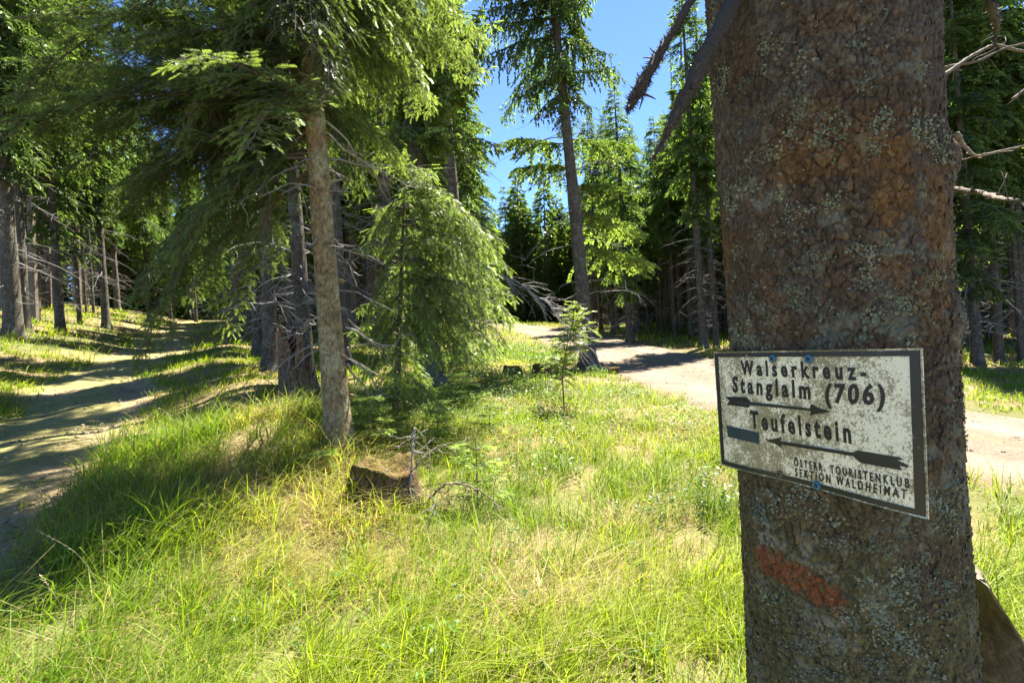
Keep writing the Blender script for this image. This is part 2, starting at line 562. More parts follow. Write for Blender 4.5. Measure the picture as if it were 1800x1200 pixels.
def sample_polar(rng, n, r0, r1, power, az0=-52, az1=52):
    u = rng.random(n)
    e = 2 - power
    r = (r0 ** e + u * (r1 ** e - r0 ** e)) ** (1 / e)
    a = np.radians(rng.uniform(az0, az1, n))
    return r * np.sin(a), r * np.cos(a)

STUMP_C = gp(676, 880)
BARE = [(gp(1050, 915), 0.38), (gp(1070, 1030), 0.26), (gp(700, 1040), 0.30), (gp(960, 1060), 0.18), (gp(1010, 905), 0.3), (gp(380, 1010), 0.3), (gp(560, 985), 0.25)]
def build_grass():
    rng = np.random.default_rng(5)
    mb = MB()
    def layer(ntuft, r0, r1, power, per, spread, hmin, hmax, wmm, strawbias=0.0, lean=0.55, az0=-52, az1=52):
        x, y = sample_polar(rng, ntuft, r0, r1, power, az0, az1)
        rd = road_dist(x, y); u, v = track_uv(x, y)
        keep = rd > ROAD_W / 2 + 0.05 + rng.random(len(x)) * 0.25
        intr = (v > 0.12) & (v < TRACK_W - 0.15) & (u < 47)
        strip = np.exp(-((v - TRACK_W * 0.5) / 0.28) ** 2)
        keep &= ~(intr & (rng.random(len(x)) < 0.92 - 0.6 * strip))
        keep &= ~((np.abs(x - 0.70) < 0.24) & (np.abs(y - 1.1) < 0.24))
        dens = n2(x, y, 0.55, 51, 3)
        keep &= rng.random(len(x)) < 0.25 + 1.3 * sstep(0.36, 0.6, dens)
        keep &= np.hypot(x - STUMP_C.x, y - STUMP_C.y) > 0.13
        bare = np.zeros(len(x))
        for bp, br in BARE: bare = np.maximum(bare, np.exp(-((x - bp.x) ** 2 + ((y - bp.y) * 0.8) ** 2) / br ** 2))
        keep &= rng.random(len(x)) > bare * (0.5 if strawbias < 0.1 else 0.1)
        x = x[keep]; y = y[keep]; intr = intr[keep]; bare = bare[keep]
        nt_ = len(x)
        dry = n2(x, y, 0.75, 53, 3) + 0.09 * np.exp(-(((x + 2.2) / 1.3) ** 2 + ((y - 4.2) / 1.3) ** 2)) + strawbias + 0.1 * bare
        lush = n2(x, y, 2.0, 57, 2)
        hf = (hmin + (hmax - hmin) * rng.random(nt_)) * (0.7 + 0.6 * n2(x, y, 1.3, 59, 2))
        hf = np.where(intr, hf * 0.25, hf)
        # bases of tufts
        per_n = np.maximum(3, rng.poisson(per, nt_))
        ti = np.repeat(np.arange(nt_), per_n); n = len(ti)
        r = spread * np.sqrt(rng.random(n)); a = rng.random(n) * 2 * np.pi
        bx = x[ti] + r * np.cos(a); by = y[ti] + r * np.sin(a)
        dist = np.hypot(bx, by)
        P = np.stack([bx, by, H(bx, by) - 0.01], 1)
        hb = hf[ti] * rng.uniform(0.55, 1.15, n)
        w = wmm * 0.001 * rng.uniform(0.6, 1.3, n) * np.maximum(1, dist / 4.5)
        tdir = n2(x, y, 1.2, 61, 2)[ti] * 3.0 - 1.1
        phi = np.where(rng.random(n) < lean, tdir + rng.normal(0, 0.7, n), a + rng.normal(0, 0.4, n))
        bend = np.abs(rng.normal(0.55, 0.3, n)) + 0.1
        kind = dry[ti] + rng.normal(0, 0.11, n)
        s = sstep(0.56, 0.72, kind)[:, None]
        g = (lush[ti] + rng.normal(0, 0.12, n))
        gm = sstep(0.35, 0.65, g)[:, None]
        col = (GREEN * gm + LIME * (1 - gm)) * rng.uniform(0.75, 1.25, (n, 1))
        straw = STRAW * rng.uniform(0.7, 1.2, (n, 1))
        col = col * (1 - s) + straw * s
        bend = bend + s[:, 0] * 0.5
        tip = col * (1 - 0.25 * rng.random((n, 1))) + STRAW * 0.2 * rng.random((n, 1))
        V, T, Q, C = blades(rng, P, hb, w, phi, bend, col, tip)
        mb.add(V, T, Q, 0, C)
    # tall near tufts, matted straw, mid meadow, far
    layer(5200, 1.3, 7.0, 1.3, 15, 0.07, 0.14, 0.32, 4.8, -0.06)
    layer(1500, 1.3, 6.0, 1.4, 15, 0.055, 0.24, 0.42, 6.0, -0.10, 0.75)
    layer(8500, 1.3, 7.0, 1.2, 9, 0.10, 0.05, 0.13, 3.4, 0.12, 0.2)
    layer(900, 1.6, 9.0, 1.2, 3, 0.05, 0.34, 0.62, 2.4, 0.35, 0.6)
    layer(500, 3.6, 6.2, 1.0, 22, 0.10, 0.32, 0.55, 5.5, 0.02, 0.35, -42, -14)
    layer(9500, 6.0, 17, 1.2, 10, 0.12, 0.10, 0.25, 4.6, -0.04)
    layer(7500, 15, 48, 1.1, 8, 0.3, 0.2, 0.4, 4.6, 0.0)
    o = mb.build('grass', M_GRASS)
    tag(o, 'lush yellow green meadow grass with dry straw between', 'grass', kind='stuff')
build_grass()

def build_weeds():
    """broad-leaved weeds, moss cushions and fallen cones' worth of clutter between the grass"""
    rng = np.random.default_rng(19); mb = MB()
    x, y = sample_polar(rng, 620, 1.6, 9.0, 1.2)
    keep = (road_dist(x, y) > ROAD_W / 2 + 0.1) & ~((track_uv(x, y)[1] > 0.2) & (track_uv(x, y)[1] < TRACK_W - 0.2)) & (n2(x, y, 0.9, 77, 2) > 0.47)
    x = x[keep]; y = y[keep]
    for a, b in zip(x, y):
        z = h1(a, b); nl = int(rng.integers(5, 12)); kind = rng.random(); col = np.array([0.10, 0.175, 0.028]) * rng.uniform(0.7, 1.3)
        hgt = rng.uniform(0.04, 0.22)
        for k in range(nl):
            an = rng.random() * 6.28; L = rng.uniform(0.02, 0.052); w = L * rng.uniform(0.22, 0.42)
            d = np.array([math.cos(an), math.sin(an), rng.uniform(0.1, 0.8)]); d = d / np.linalg.norm(d); sd = unit(np.cross(d, (0, 0, 1))) * w
            p = np.array([a, b, z + hgt * rng.random()]) + d * 0.015; up = np.array([0, 0, 0.18 * L]); dn = np.array([0, 0, -0.25 * L])
            mb.add([p, p + d * L * 0.35 + sd * 0.9 + up, p + d * L * 0.75 + sd * 0.6, p + d * L + dn, p + d * L * 0.75 - sd * 0.6, p + d * L * 0.35 - sd * 0.9 + up, p + d * L * 0.5], [(0, 6, 1), (1, 6, 2), (2, 6, 3), (3, 6, 4), (4, 6, 5), (5, 6, 0)], None, 0, col * rng.uniform(0.8, 1.2))
    tag(mb.build('weed_cover', M_LEAF), 'broad-leaved low weeds scattered between the grass blades', 'weeds', kind='stuff')
build_weeds()

def build_bilberry():
    """low leafy ground cover on the middle meadow"""
    rng = np.random.default_rng(8)
    n = 60000
    x, y = sample_polar(rng, n, 4.5, 18, 1.0, -24, 26)
    dens = n2(x, y, 1.1, 71, 3)
    keep = (dens + rng.normal(0, 0.04, n) > 0.49) & (road_dist(x, y) > ROAD_W / 2 + 0.4) & (track_uv(x, y)[1] < -0.8)
    keep &= (x > -2.4)
    x = x[keep]; y = y[keep]; n = len(x)
    z = H(x, y) + rng.uniform(0.02, 0.22, n)
    d = unit(rng.normal(0, 1, (n, 3)) * np.array([1, 1, 0.5])); nn = unit(rng.normal(0, 0.5, (n, 3)) + np.array([0, 0, 1]))
    sd = unit(np.cross(d, nn))
    L = rng.uniform(0.02, 0.04, n)[:, None] * np.maximum(1, y / 7)[:, None]
    P = np.stack([x, y, z], 1)
    V = np.stack([P, P + d * L * 0.5 + sd * L * 0.32, P + d * L, P + d * L * 0.5 - sd * L * 0.32], 1)
    q = np.arange(n)[:, None] * 4 + np.arange(4)[None]
    g = n2(x, y, 0.6, 73, 2)[:, None]
    col = np.array([0.10, 0.18, 0.035]) * (0.6 + 0.9 * g) * rng.uniform(0.7, 1.3, (n, 1))
    mb = MB(); mb.add(V, None, q, 0, np.repeat(col, 4, 0).reshape(-1, 3))
    tag(mb.build('bilberry_cover', M_LEAF), 'low small-leaved bilberry cover spreading through the meadow', 'ground cover', kind='stuff')
build_bilberry()

# ------------------------------------------------------------------ spruce foliage
def tmpl_low():
    v = [(0, 0, 0), (0.4, 0.5, 0), (1, 0, 0), (0.4, -0.5, 0), (0, 0, 0), (0.45, 0, 0.45), (1, 0, 0), (0.45, 0, -0.3)]
    return np.array(v, float), np.array([(0, 1, 2), (0, 2, 3), (4, 5, 6), (4, 6, 7)])

def tmpl_comb(n=6, up=3):
    v = []; t = []
    def tri(a, b, c):
        k = len(v); v.extend([a, b, c]); t.append((k, k + 1, k + 2))
    for i in range(n):
        s = 0.02 + 0.88 * i / n
        wl = 0.55 * (1 - 0.45 * s)
        for sg in (1, -1):
            o = 0.05 if sg > 0 else 0.0
            tri((s + o, 0, 0.0), (s + o + 0.10, 0, 0), (s + o + 0.26, sg * wl, 0.06))
    for i in range(up):
        s = 0.1 + 0.8 * i / up
        tri((s, 0.0, 0), (s + 0.13, 0, 0), (s + 0.25, 0.04, 0.38))
    tri((0.85, 0.09, 0), (0.85, -0.09, 0), (1.12, 0, 0.02))
    return np.array(v, float), np.array(t)

T_LOW = tmpl_low(); T_COMB = tmpl_comb()

def place_shoots(mb, P, D, Nn, L, W, col, tmpl, mat=0):
    tv, tt = tmpl
    D = unit(D); S = unit(np.cross(D, Nn)); U = np.cross(S, D)
    V = P[:, None] + D[:, None] * (tv[None, :, 0:1] * L[:, None, None]) + S[:, None] * (tv[None, :, 1:2] * W[:, None, None]) + U[:, None] * (tv[None, :, 2:3] * W[:, None, None])
    n, k = len(P), len(tv)
    T = (np.arange(n)[:, None, None] * k + tt[None]).reshape(-1, 3)
    C = np.repeat(col, k, 0)
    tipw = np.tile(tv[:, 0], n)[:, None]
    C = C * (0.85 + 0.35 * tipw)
    mb.add(V.reshape(-1, 3), T, None, mat, C)

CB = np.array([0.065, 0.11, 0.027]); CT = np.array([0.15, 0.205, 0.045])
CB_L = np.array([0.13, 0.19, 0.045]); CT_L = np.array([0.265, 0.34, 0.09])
WOOD = (0.11, 0.085, 0.06)
DEADC = np.array([0.24, 0.215, 0.19])

def bough_axis(mb, rng, A, lat, hang, sp, shsp, shl, shw, tmpl, cb, ct, rad, s0=0.12, wood_sides=4, sec_wood=True):
    """needle-bearing bough along a polyline A (m,3)"""
    A = np.asarray(A, float); m = len(A)
    seg = np.linalg.norm(np.diff(A, axis=0), axis=1); cum = np.concatenate([[0], np.cumsum(seg)]); L = cum[-1]
    v, q, t = tube(A, rad * np.linspace(1, 0.25, m), wood_sides, False)
    mb.add(v, None, q, 1, WOOD)
    Ps, Ds, Ns, Ls, Ws, Cs = [], [], [], [], [], []
    ns = max(3, int(L * (1 - s0) / sp))
    for k in range(ns):
        s = s0 + (1 - s0) * (k + rng.random() * 0.6) / ns
        x = np.array([np.interp(s * L, cum, A[:, c]) for c in range(3)])
        x2 = np.array([np.interp(min(L, s * L + 0.05), cum, A[:, c]) for c in range(3)])
        x1 = np.array([np.interp(max(0, s * L - 0.05), cum, A[:, c]) for c in range(3)])
        tg = unit(x2 - x1)
        hs = unit(np.cross(tg, (0, 0, 1)))
        for side in (1, -1):
            if rng.random() < 0.08: continue
            l = lat * L * (1 - s) ** 0.75 * min(1, (s / 0.28) ** 0.6) * rng.uniform(0.55, 1.15) + shl * 0.9
            l = min(l, 1.3)
            ang = R(rng.uniform(38, 66))
            d0 = tg * math.cos(ang) + side * hs * math.sin(ang)
            hg = hang * rng.uniform(0.4, 1.7)
            st = rng.uniform(0.62, 1.38)
            nq = max(2, int(l / shsp))
            qq = (np.arange(nq) + 0.5) / nq
            hsc = 1 / math.sqrt(1 + hg * hg)
            pos = x + d0 * (l * hsc * qq)[:, None]
            pos[:, 2] -= hg * hsc * l * qq ** 1.5
            pos += rng.normal(0, 0.014, pos.shape) + hs * np.sin(qq * 4 + rng.random() * 6)[:, None] * 0.05 * l
            tgq = d0[None] * hsc + np.array([0, 0, -1])[None] * (1.5 * hg * hsc * np.sqrt(qq))[:, None]
            tgq = unit(tgq)
            sv = unit(np.cross(tgq, np.array([0, 0, 1.0]) + 0.3 * tg))
            if sec_wood:
                pp = np.vstack([x, pos, pos[-1] + tgq[-1] * shsp])
                v, q, t = tube(pp, np.linspace(0.005, 0.002, len(pp)) * (0.6 + rad * 25), 3, False)
                mb.add(v, None, q, 1, WOOD)
            for sg in (1, -1, 0):
                if sg == 0:
                    pz = pos[-1:]; dz = tgq[-1:]; nz = np.array([[0, 0, 1.0]]); lz = np.array([shl * 1.15]); qz = qq[-1:]
                else:
                    a2 = np.radians(rng.uniform(32, 60, nq))[:, None]
                    dz = tgq * np.cos(a2) + sg * sv * np.sin(a2) + rng.normal(0, 0.14, (nq, 3))
                    dz[:, 2] -= 0.12 * hang
                    pz = pos; nz = np.tile(np.array([[0, 0, 1.0]]), (nq, 1)) + rng.normal(0, 0.35, (nq, 3))
                    lz = shl * (1.1 - 0.5 * qq) * rng.uniform(0.65, 1.2, nq); qz = qq
                Ps.append(pz); Ds.append(dz); Ns.append(nz); Ls.append(lz); Ws.append(np.full(len(pz), shw) * rng.uniform(0.8, 1.2, len(pz)))
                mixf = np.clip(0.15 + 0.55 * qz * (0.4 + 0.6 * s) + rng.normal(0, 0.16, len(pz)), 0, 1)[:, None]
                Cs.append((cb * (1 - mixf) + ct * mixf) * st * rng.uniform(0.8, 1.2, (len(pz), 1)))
    # tip
    tg = unit(A[-1] - A[-2])[None]
    Ps.append(A[-1:]); Ds.append(tg); Ns.append(np.array([[0, 0, 1.0]])); Ls.append(np.array([shl * 1.4])); Ws.append(np.array([shw])); Cs.append(ct[None])
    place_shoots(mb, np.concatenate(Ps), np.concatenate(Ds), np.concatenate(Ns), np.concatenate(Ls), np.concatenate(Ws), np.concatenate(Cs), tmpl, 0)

def local_axis(rng, L, up, sag, tip, n=10):
    s = np.linspace(0, 1, n)
    y = np.cumsum(rng.normal(0, 0.02, n)) * L * 0.4
    return np.stack([L * s * (1 - 0.08 * s), y - y[0], L * (up * s - sag * s ** 2 + tip * s ** 4)], 1)

BOUGHS = {}
def bough_var(L, hang, k, quality):
    key = (L, hang, k, quality)
    if key not in BOUGHS:
        rng = np.random.default_rng([int(L * 100), int(hang * 100), k, len(quality)])
        mb = MB()
        ax = local_axis(rng, L, rng.uniform(-0.05, 0.2), rng.uniform(0.35, 0.6), rng.uniform(0.1, 0.25))
        if quality == 'far':
            bough_axis(mb, rng, ax, 0.48, hang, 0.14, 0.08, 0.18, 0.06, T_LOW, CB, CT, 0.010 + 0.006 * L, 0.10, 3, False)
        else:
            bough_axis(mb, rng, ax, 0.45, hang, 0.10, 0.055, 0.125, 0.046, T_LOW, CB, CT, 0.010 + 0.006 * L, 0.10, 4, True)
        BOUGHS[key] = mb.arrays()
    return BOUGHS[key]

LS = (0.5, 0.9, 1.4, 2.0, 2.7)
def crown_mesh(mb, rng, centre, h0, h1_, Rmax, hang, quality, gap=0.0, az_bias=None, whorl=0.42, per=(4, 6), bottom=0.35, ctint=(1, 1, 1)):
    h = h0
    while h < h1_ - 0.15:
        f = (h1_ - h) / (h1_ - h0)
        Lb = Rmax * f ** 0.75 * (bottom + (1 - bottom) * min(1, (1 - f) / 0.22 + 0.0)) + 0.18
        n = rng.integers(per[0], per[1] + 1); a0 = rng.random() * 6.28
        if f < 0.12: n = 4
        for k in range(n):
            if rng.random() < gap: continue
            az = a0 + k / n * 6.28 + rng.normal(0, 0.25)
            L = Lb * rng.uniform(0.6, 1.15)
            if az_bias is not None: L *= 1 + az_bias[1] * math.cos(az - az_bias[0])
            base = min(LS, key=lambda q: abs(math.log(q / max(L, 0.2))))
            arr = bough_var(base, hang, int(rng.integers(0, 3)), quality)
            pit = R(18 * (1 - f) * 2.0 - 14 * f + rng.normal(0, 6)) * -1    # upper boughs rise, lower sink
            pit = R(-(28 * (1 - f) ** 2 - 16 * f) + rng.normal(0, 6))
            cz, sz = math.cos(az), math.sin(az); cp, sp_ = math.cos(pit), math.sin(pit)
            M = np.array([[cz, -sz, 0], [sz, cz, 0], [0, 0, 1]]) @ np.array([[cp, 0, sp_], [0, 1, 0], [-sp_, 0, cp]])
            c = centre(h + rng.normal(0, 0.05))
            mb.merge(arr, M, c, L / base, np.array(ctint) * rng.uniform(0.85, 1.15))
        h += whorl * rng.uniform(0.7, 1.3) * (0.55 + 0.45 * f)
    # leader
    arr = bough_var(0.5, hang, 0, quality)
    mb.merge(arr, np.array([[0, 0, -1], [0, 1, 0], [1, 0, 0]]), centre(h1_ - 0.35), 0.8, ctint)

def trunk_mesh(mb, rng, centre, r0, Ht, sides=12, flare=0.45, lump=0.06, top=0.03):
    hs = np.concatenate([np.linspace(-0.25, 0.6, 9), np.linspace(0.8, min(5, Ht * 0.5), 14), np.linspace(min(5, Ht * 0.5) + 0.5, Ht, 12)])
    th = np.arange(sides) / sides * 2 * np.pi
    ph = rng.random() * 6
    V = []
    for h in hs:
        r = r0 * max(top, (1 - max(h, 0) / Ht)) ** 0.8
        fl = flare * math.exp(-max(h, -0.1) / 0.22)
        rr = r * (1 + fl * (1 + 0.45 * np.sin(th * 5 + ph) + 0.3 * np.sin(th * 3 + ph * 2)))
        nz = vnoise(np.stack([np.cos(th) * 1.6, np.sin(th) * 1.6, np.full(sides, h * 1.5) + ph], 1), 7)
        rr = rr * (1 + lump * (nz - 0.5) * 2)
        c = centre(h)
        V.append(np.stack([c[0] + rr * np.cos(th), c[1] + rr * np.sin(th), np.full(sides, c[2])], 1))
    V = np.concatenate(V); n = len(hs)
    i = np.arange(n - 1)[:, None] * sides; j = np.arange(sides)[None]; j2 = (j + 1) % sides
    q = np.stack([i + j, i + j2, i + sides + j2, i + sides + j], -1).reshape(-1, 4)
    mb.add(V, None, q, 0, (1, 1, 1))
    def rad(h): return r0 * max(top, (1 - max(h, 0) / Ht)) ** 0.8
    return rad

def dead_mesh(mb, rng, centre, rad, h0, h1_, n, lmin, lmax, side=5, twigs=3, rb=0.010):
    for k in range(n):
        h = rng.uniform(h0, h1_); az = rng.random() * 6.28
        c = np.array(centre(h)); d = np.array([math.cos(az), math.sin(az), rng.uniform(-0.55, 0.12)])
        L = rng.uniform(lmin, lmax) * rng.random() ** 0.4
        a = c + np.array([d[0], d[1], 0]) * rad(h) * 0.8
        p = wob(rng, a, a + d * L, 7, 0.05, -0.03)
        p[:, 2] -= 0.18 * L * np.linspace(0, 1, 7) ** 2
        col = DEADC * rng.uniform(0.5, 1.1)
        v, q, t = tube(p, np.linspace(rb * (0.7 + 0.4 * L), 0.003, 7), 4, False)
        mb.add(v, None, q, 1, col)
        for j in range(int(twigs * L * 1.6)):
            i = int(rng.integers(2, 7))
            e = unit(rng.normal(0, 1, 3) + unit(d) * 0.8 + np.array([0, 0, -0.5])) * rng.uniform(0.12, 0.45) * min(1, L)
            v, q, t = tube(wob(rng, p[i], p[i] + e, 5, 0.08), np.linspace(0.0045, 0.0018, 5), 3, False)
            mb.add(v, None, q, 1, col * rng.uniform(0.8, 1.15))

def lean_curve(lx, ly, bow=0.0):
    def c(h): return np.array([lx * h + bow * math.sin(h * 0.35), ly * h, h])
    return c

def make_spruce(rng, Ht, r0, hc, Rmax, hang, quality='far', mats=None, dead=18, dead_len=(0.3, 1.3), gap=0.0, lean=(0, 0), dead0=0.8, ctint=(1, 1, 1), whorl=0.42, sides=12, bow=0.0):
    c = lean_curve(lean[0], lean[1], bow)
    tm = MB(); rad = trunk_mesh(tm, rng, c, r0, Ht, sides)
    cm = MB(); crown_mesh(cm, rng, c, hc, Ht, Rmax, hang, quality, gap, None, whorl, ctint=ctint)
    dead_mesh(cm, rng, c, rad, dead0, hc + 1.0, dead, dead_len[0], dead_len[1])
    b = mats or M_BARK
    return tm.mesh('trunk', [b], True), cm.mesh('crown', [M_NEEDLE, M_TWIG])

# prototypes for the forest
PROTO = []
for k, (Ht, r0, hc, Rm, hang) in enumerate([(17, 0.19, 4.5, 1.9, 0.7), (19, 0.21, 6.0, 2.0, 0.5), (15, 0.16, 3.2, 1.8, 0.9), (13, 0.14, 2.4, 1.6, 0.45), (18, 0.18, 7.5, 1.8, 0.6), (16, 0.15, 5.5, 1.5, 0.5), (12, 0.115, 4.8, 1.6, 0.6), (12.5, 0.12, 6.2, 1.5, 0.8)]):
    rng = np.random.default_rng(100 + k)
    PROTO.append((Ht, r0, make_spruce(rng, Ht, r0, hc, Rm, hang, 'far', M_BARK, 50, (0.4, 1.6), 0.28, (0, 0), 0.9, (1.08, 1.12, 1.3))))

def spruce_from(proto, loc, label, group, sc=1.0, scz=None, rz=0.0, lean=(0, 0)):
    t = thing('spruce_tree', label, 'spruce', loc, group)
    Ht, r0, (tm, cm) = PROTO[proto]
    for nm, me in (('trunk', tm), ('crown', cm)):
        link(nm, me, t)
    t.scale = (sc, sc, scz or sc)
    t.rotation_euler = (lean[1], lean[0], rz)
    return t
def loose_stones():
    """stones and grit lying on the road and in the wheel tracks"""
    rng = np.random.default_rng(15); mb = MB()
    n = 5200
    k = rng.integers(0, len(ROADC), n); off = rng.normal(0, 1, n) * 1.1
    T = unit(np.gradient(ROADC, axis=0)); P1 = ROADC[k] + np.stack([T[k, 1], -T[k, 0]], 1) * np.clip(off, -1.75, 1.75)[:, None] + rng.normal(0, 0.2, (n, 2))
    m = 2200; u = rng.uniform(-3, 22, m) ; v = np.where(rng.random(m) < 0.6, rng.normal(0.25, 0.22, m), rng.uniform(0, TRACK_W, m))
    P2 = TRK0 + TRKD * u[:, None] + TRKN * (v - 0.18 * np.sin(u * 0.5) - 0.1 * np.sin(u * 1.3 + 1))[:, None]
    P = np.concatenate([P1, P2]); n = len(P)
    s = 0.005 + 0.024 * rng.random(n) ** 5
    base = np.array([(1, 0, 0), (0, 1, 0), (-1, 0, 0), (0, -1, 0), (0, 0, 1), (0, 0, -0.5), (0.6, 0.6, 0.55), (-0.6, 0.55, 0.6), (-0.55, -0.6, 0.5), (0.6, -0.55, 0.55)], float)
    tri = np.array([(0, 1, 6), (1, 4, 6), (4, 0, 6), (1, 2, 7), (2, 4, 7), (4, 1, 7), (2, 3, 8), (3, 4, 8), (4, 2, 8), (3, 0, 9), (0, 4, 9), (4, 3, 9), (1, 0, 5), (2, 1, 5), (3, 2, 5), (0, 3, 5)])
    V = base[None] * s[:, None, None] * rng.uniform(0.6, 1.35, (n, 10, 1)) * np.array([1, 1, 0.7])
    a = rng.random(n) * 6.28; ca, sa = np.cos(a)[:, None], np.sin(a)[:, None]
    X = V[..., 0] * ca - V[..., 1] * sa + P[:, :1]; Y = V[..., 0] * sa + V[..., 1] * ca + P[:, 1:2]
    Z = V[..., 2] + H(P[:, 0], P[:, 1])[:, None] + 0.012 + 0.2 * s[:, None]
    c = np.array([0.27, 0.215, 0.155])[None] * rng.uniform(0.5, 1.5, (n, 1))
    mb.add(np.stack([X, Y, Z], -1).reshape(-1, 3), (np.arange(n)[:, None, None] * 10 + tri[None]).reshape(-1, 3), None, 0, np.repeat(c, 10, 0))
    # fallen twigs and needle litter on both
    q = 900; kk = rng.integers(0, n, q)
    for j in kk:
        p = np.array([P[j, 0] + rng.normal(0, 0.3), P[j, 1] + rng.normal(0, 0.3), 0]); p[2] = H(p[:1], p[1:2])[0] + 0.018
        an = rng.random() * 6.28; L = rng.uniform(0.03, 0.16); d = np.array([math.cos(an), math.sin(an), 0]) * L; sd = np.array([-math.sin(an), math.cos(an), 0]) * 0.003
        mb.add([p - sd, p + sd, p + d + sd * 0.5, p + d - sd * 0.5, p + d * 0.5 + np.array([0, 0, 0.007])], [(0, 1, 4), (1, 2, 4), (2, 3, 4), (3, 0, 4)], None, 0, (0.13, 0.09, 0.055))
    tag(mb.build('loose_gravel', M_TWIG), 'loose stones and bits of twig lying on the road and track', 'gravel', kind='stuff')
loose_stones()
# ------------------------------------------------------------------ the signed spruce in front
HR = 0.207
AX_T = np.array(unproj(900 + 900 * 0.5855, 0, 1.098)); AX_B = np.array(unproj(900 + 900 * 0.668, 1200, 1.098))
LX = (AX_T[0] - AX_B[0]) / (AX_T[2] - AX_B[2])
def hero_c(z): return np.array([AX_B[0] + LX * (z - AX_B[2]), 1.098 + 0 * z, z])
HB = hero_c(h1(0.75, 1.1))
def hero_r(z):
    z = np.asarray(z, float)
    return HR * (1 + 0.02 * np.sin(z * 3.1 + 0.5)) + 0.10 * np.exp(-np.maximum(z - HB[2], -0.2) / 0.16) - 0.006 * np.maximum(z - 2.4, 0)

def hero_surf(px, py):
    r = np.array(CF + CR * ((px - 900) / F) + CU * ((600 - py) / F)); o = np.array([0, 0, EYE])
    best = None
    for t in np.arange(0.5, 1.7, 0.004):
        p = o + r * t; c = hero_c(p[2]); d = math.hypot(p[0] - c[0], p[1] - c[1])
        if best is None or d < best[0]: best = (d, p)
        if d <= HR: break
    p = p if d <= HR else best[1]
    c = hero_c(p[2])
    return math.atan2(p[1] - c[1], p[0] - c[0]), p[2]

def hero_disp(th, z):
    """bark relief and how deep in a crack we are"""
    c = np.stack([np.cos(th) * HR, np.sin(th) * HR, z], 1)
    wv = np.stack([fbm(c * 14, 3, 5), fbm(c * 14 + 9, 3, 6), fbm(c * 14 + 21, 3, 7)], 1) - 0.5
    p = c * np.array([44, 44, 30]) + wv * 2.6
    d1, d2, idc = worley(p, 11)
    e = d2 - d1
    p2 = c * np.array([95, 95, 70]) + wv * 3
    d1b, d2b, idb = worley(p2, 31)
    eb = d2b - d1b
    f = fbm(c * 95, 5, 15, 0.65)
    crack = 1 - sstep(0.0, 0.13, e)
    crack_s = 1 - sstep(0.0, 0.2, eb)
    zone = fbm(c * np.array([6, 6, 4.0]), 3, 44)
    big = fbm(c * np.array([7, 7, 4]), 3, 45) - 0.5
    plate = sstep(0.4, 0.6, zone)
    disp = 0.009 * big - 0.0035 * crack * (0.35 + 0.65 * plate) - 0.0022 * crack_s + 0.0024 * (idc - 0.5) + 0.0020 * (idb - 0.5) + 0.0062 * (f - 0.5)
    return disp, crack * (0.35 + 0.65 * plate), crack_s, idc, idb, f, zone

KNOTS = [(1690, 275, 0.05, 0.018), (1560, 240, 0.03, 0.010), (1313, 250, 0.03, 0.010), (1700, 560, 0.05, 0.012), (1310, 400, 0.04, 0.008)]
KN = [(*hero_surf(a, b), s, h) for a, b, s, h in KNOTS]
def knot_disp(th, z):
    o = np.zeros(len(th))
    for t0, z0, s, h in KN:
        dt = (th - t0 + np.pi) % (2 * np.pi) - np.pi
        o += h * np.exp(-((dt * HR / s) ** 2 + ((z - z0) / (s * 0.8)) ** 2))
    return o

# paint band: through these pixels of the bark
PAINT = [hero_surf(a, b) for a, b in ((1322, 965), (1365, 990), (1415, 1018), (1462, 1048), (1490, 1075))]

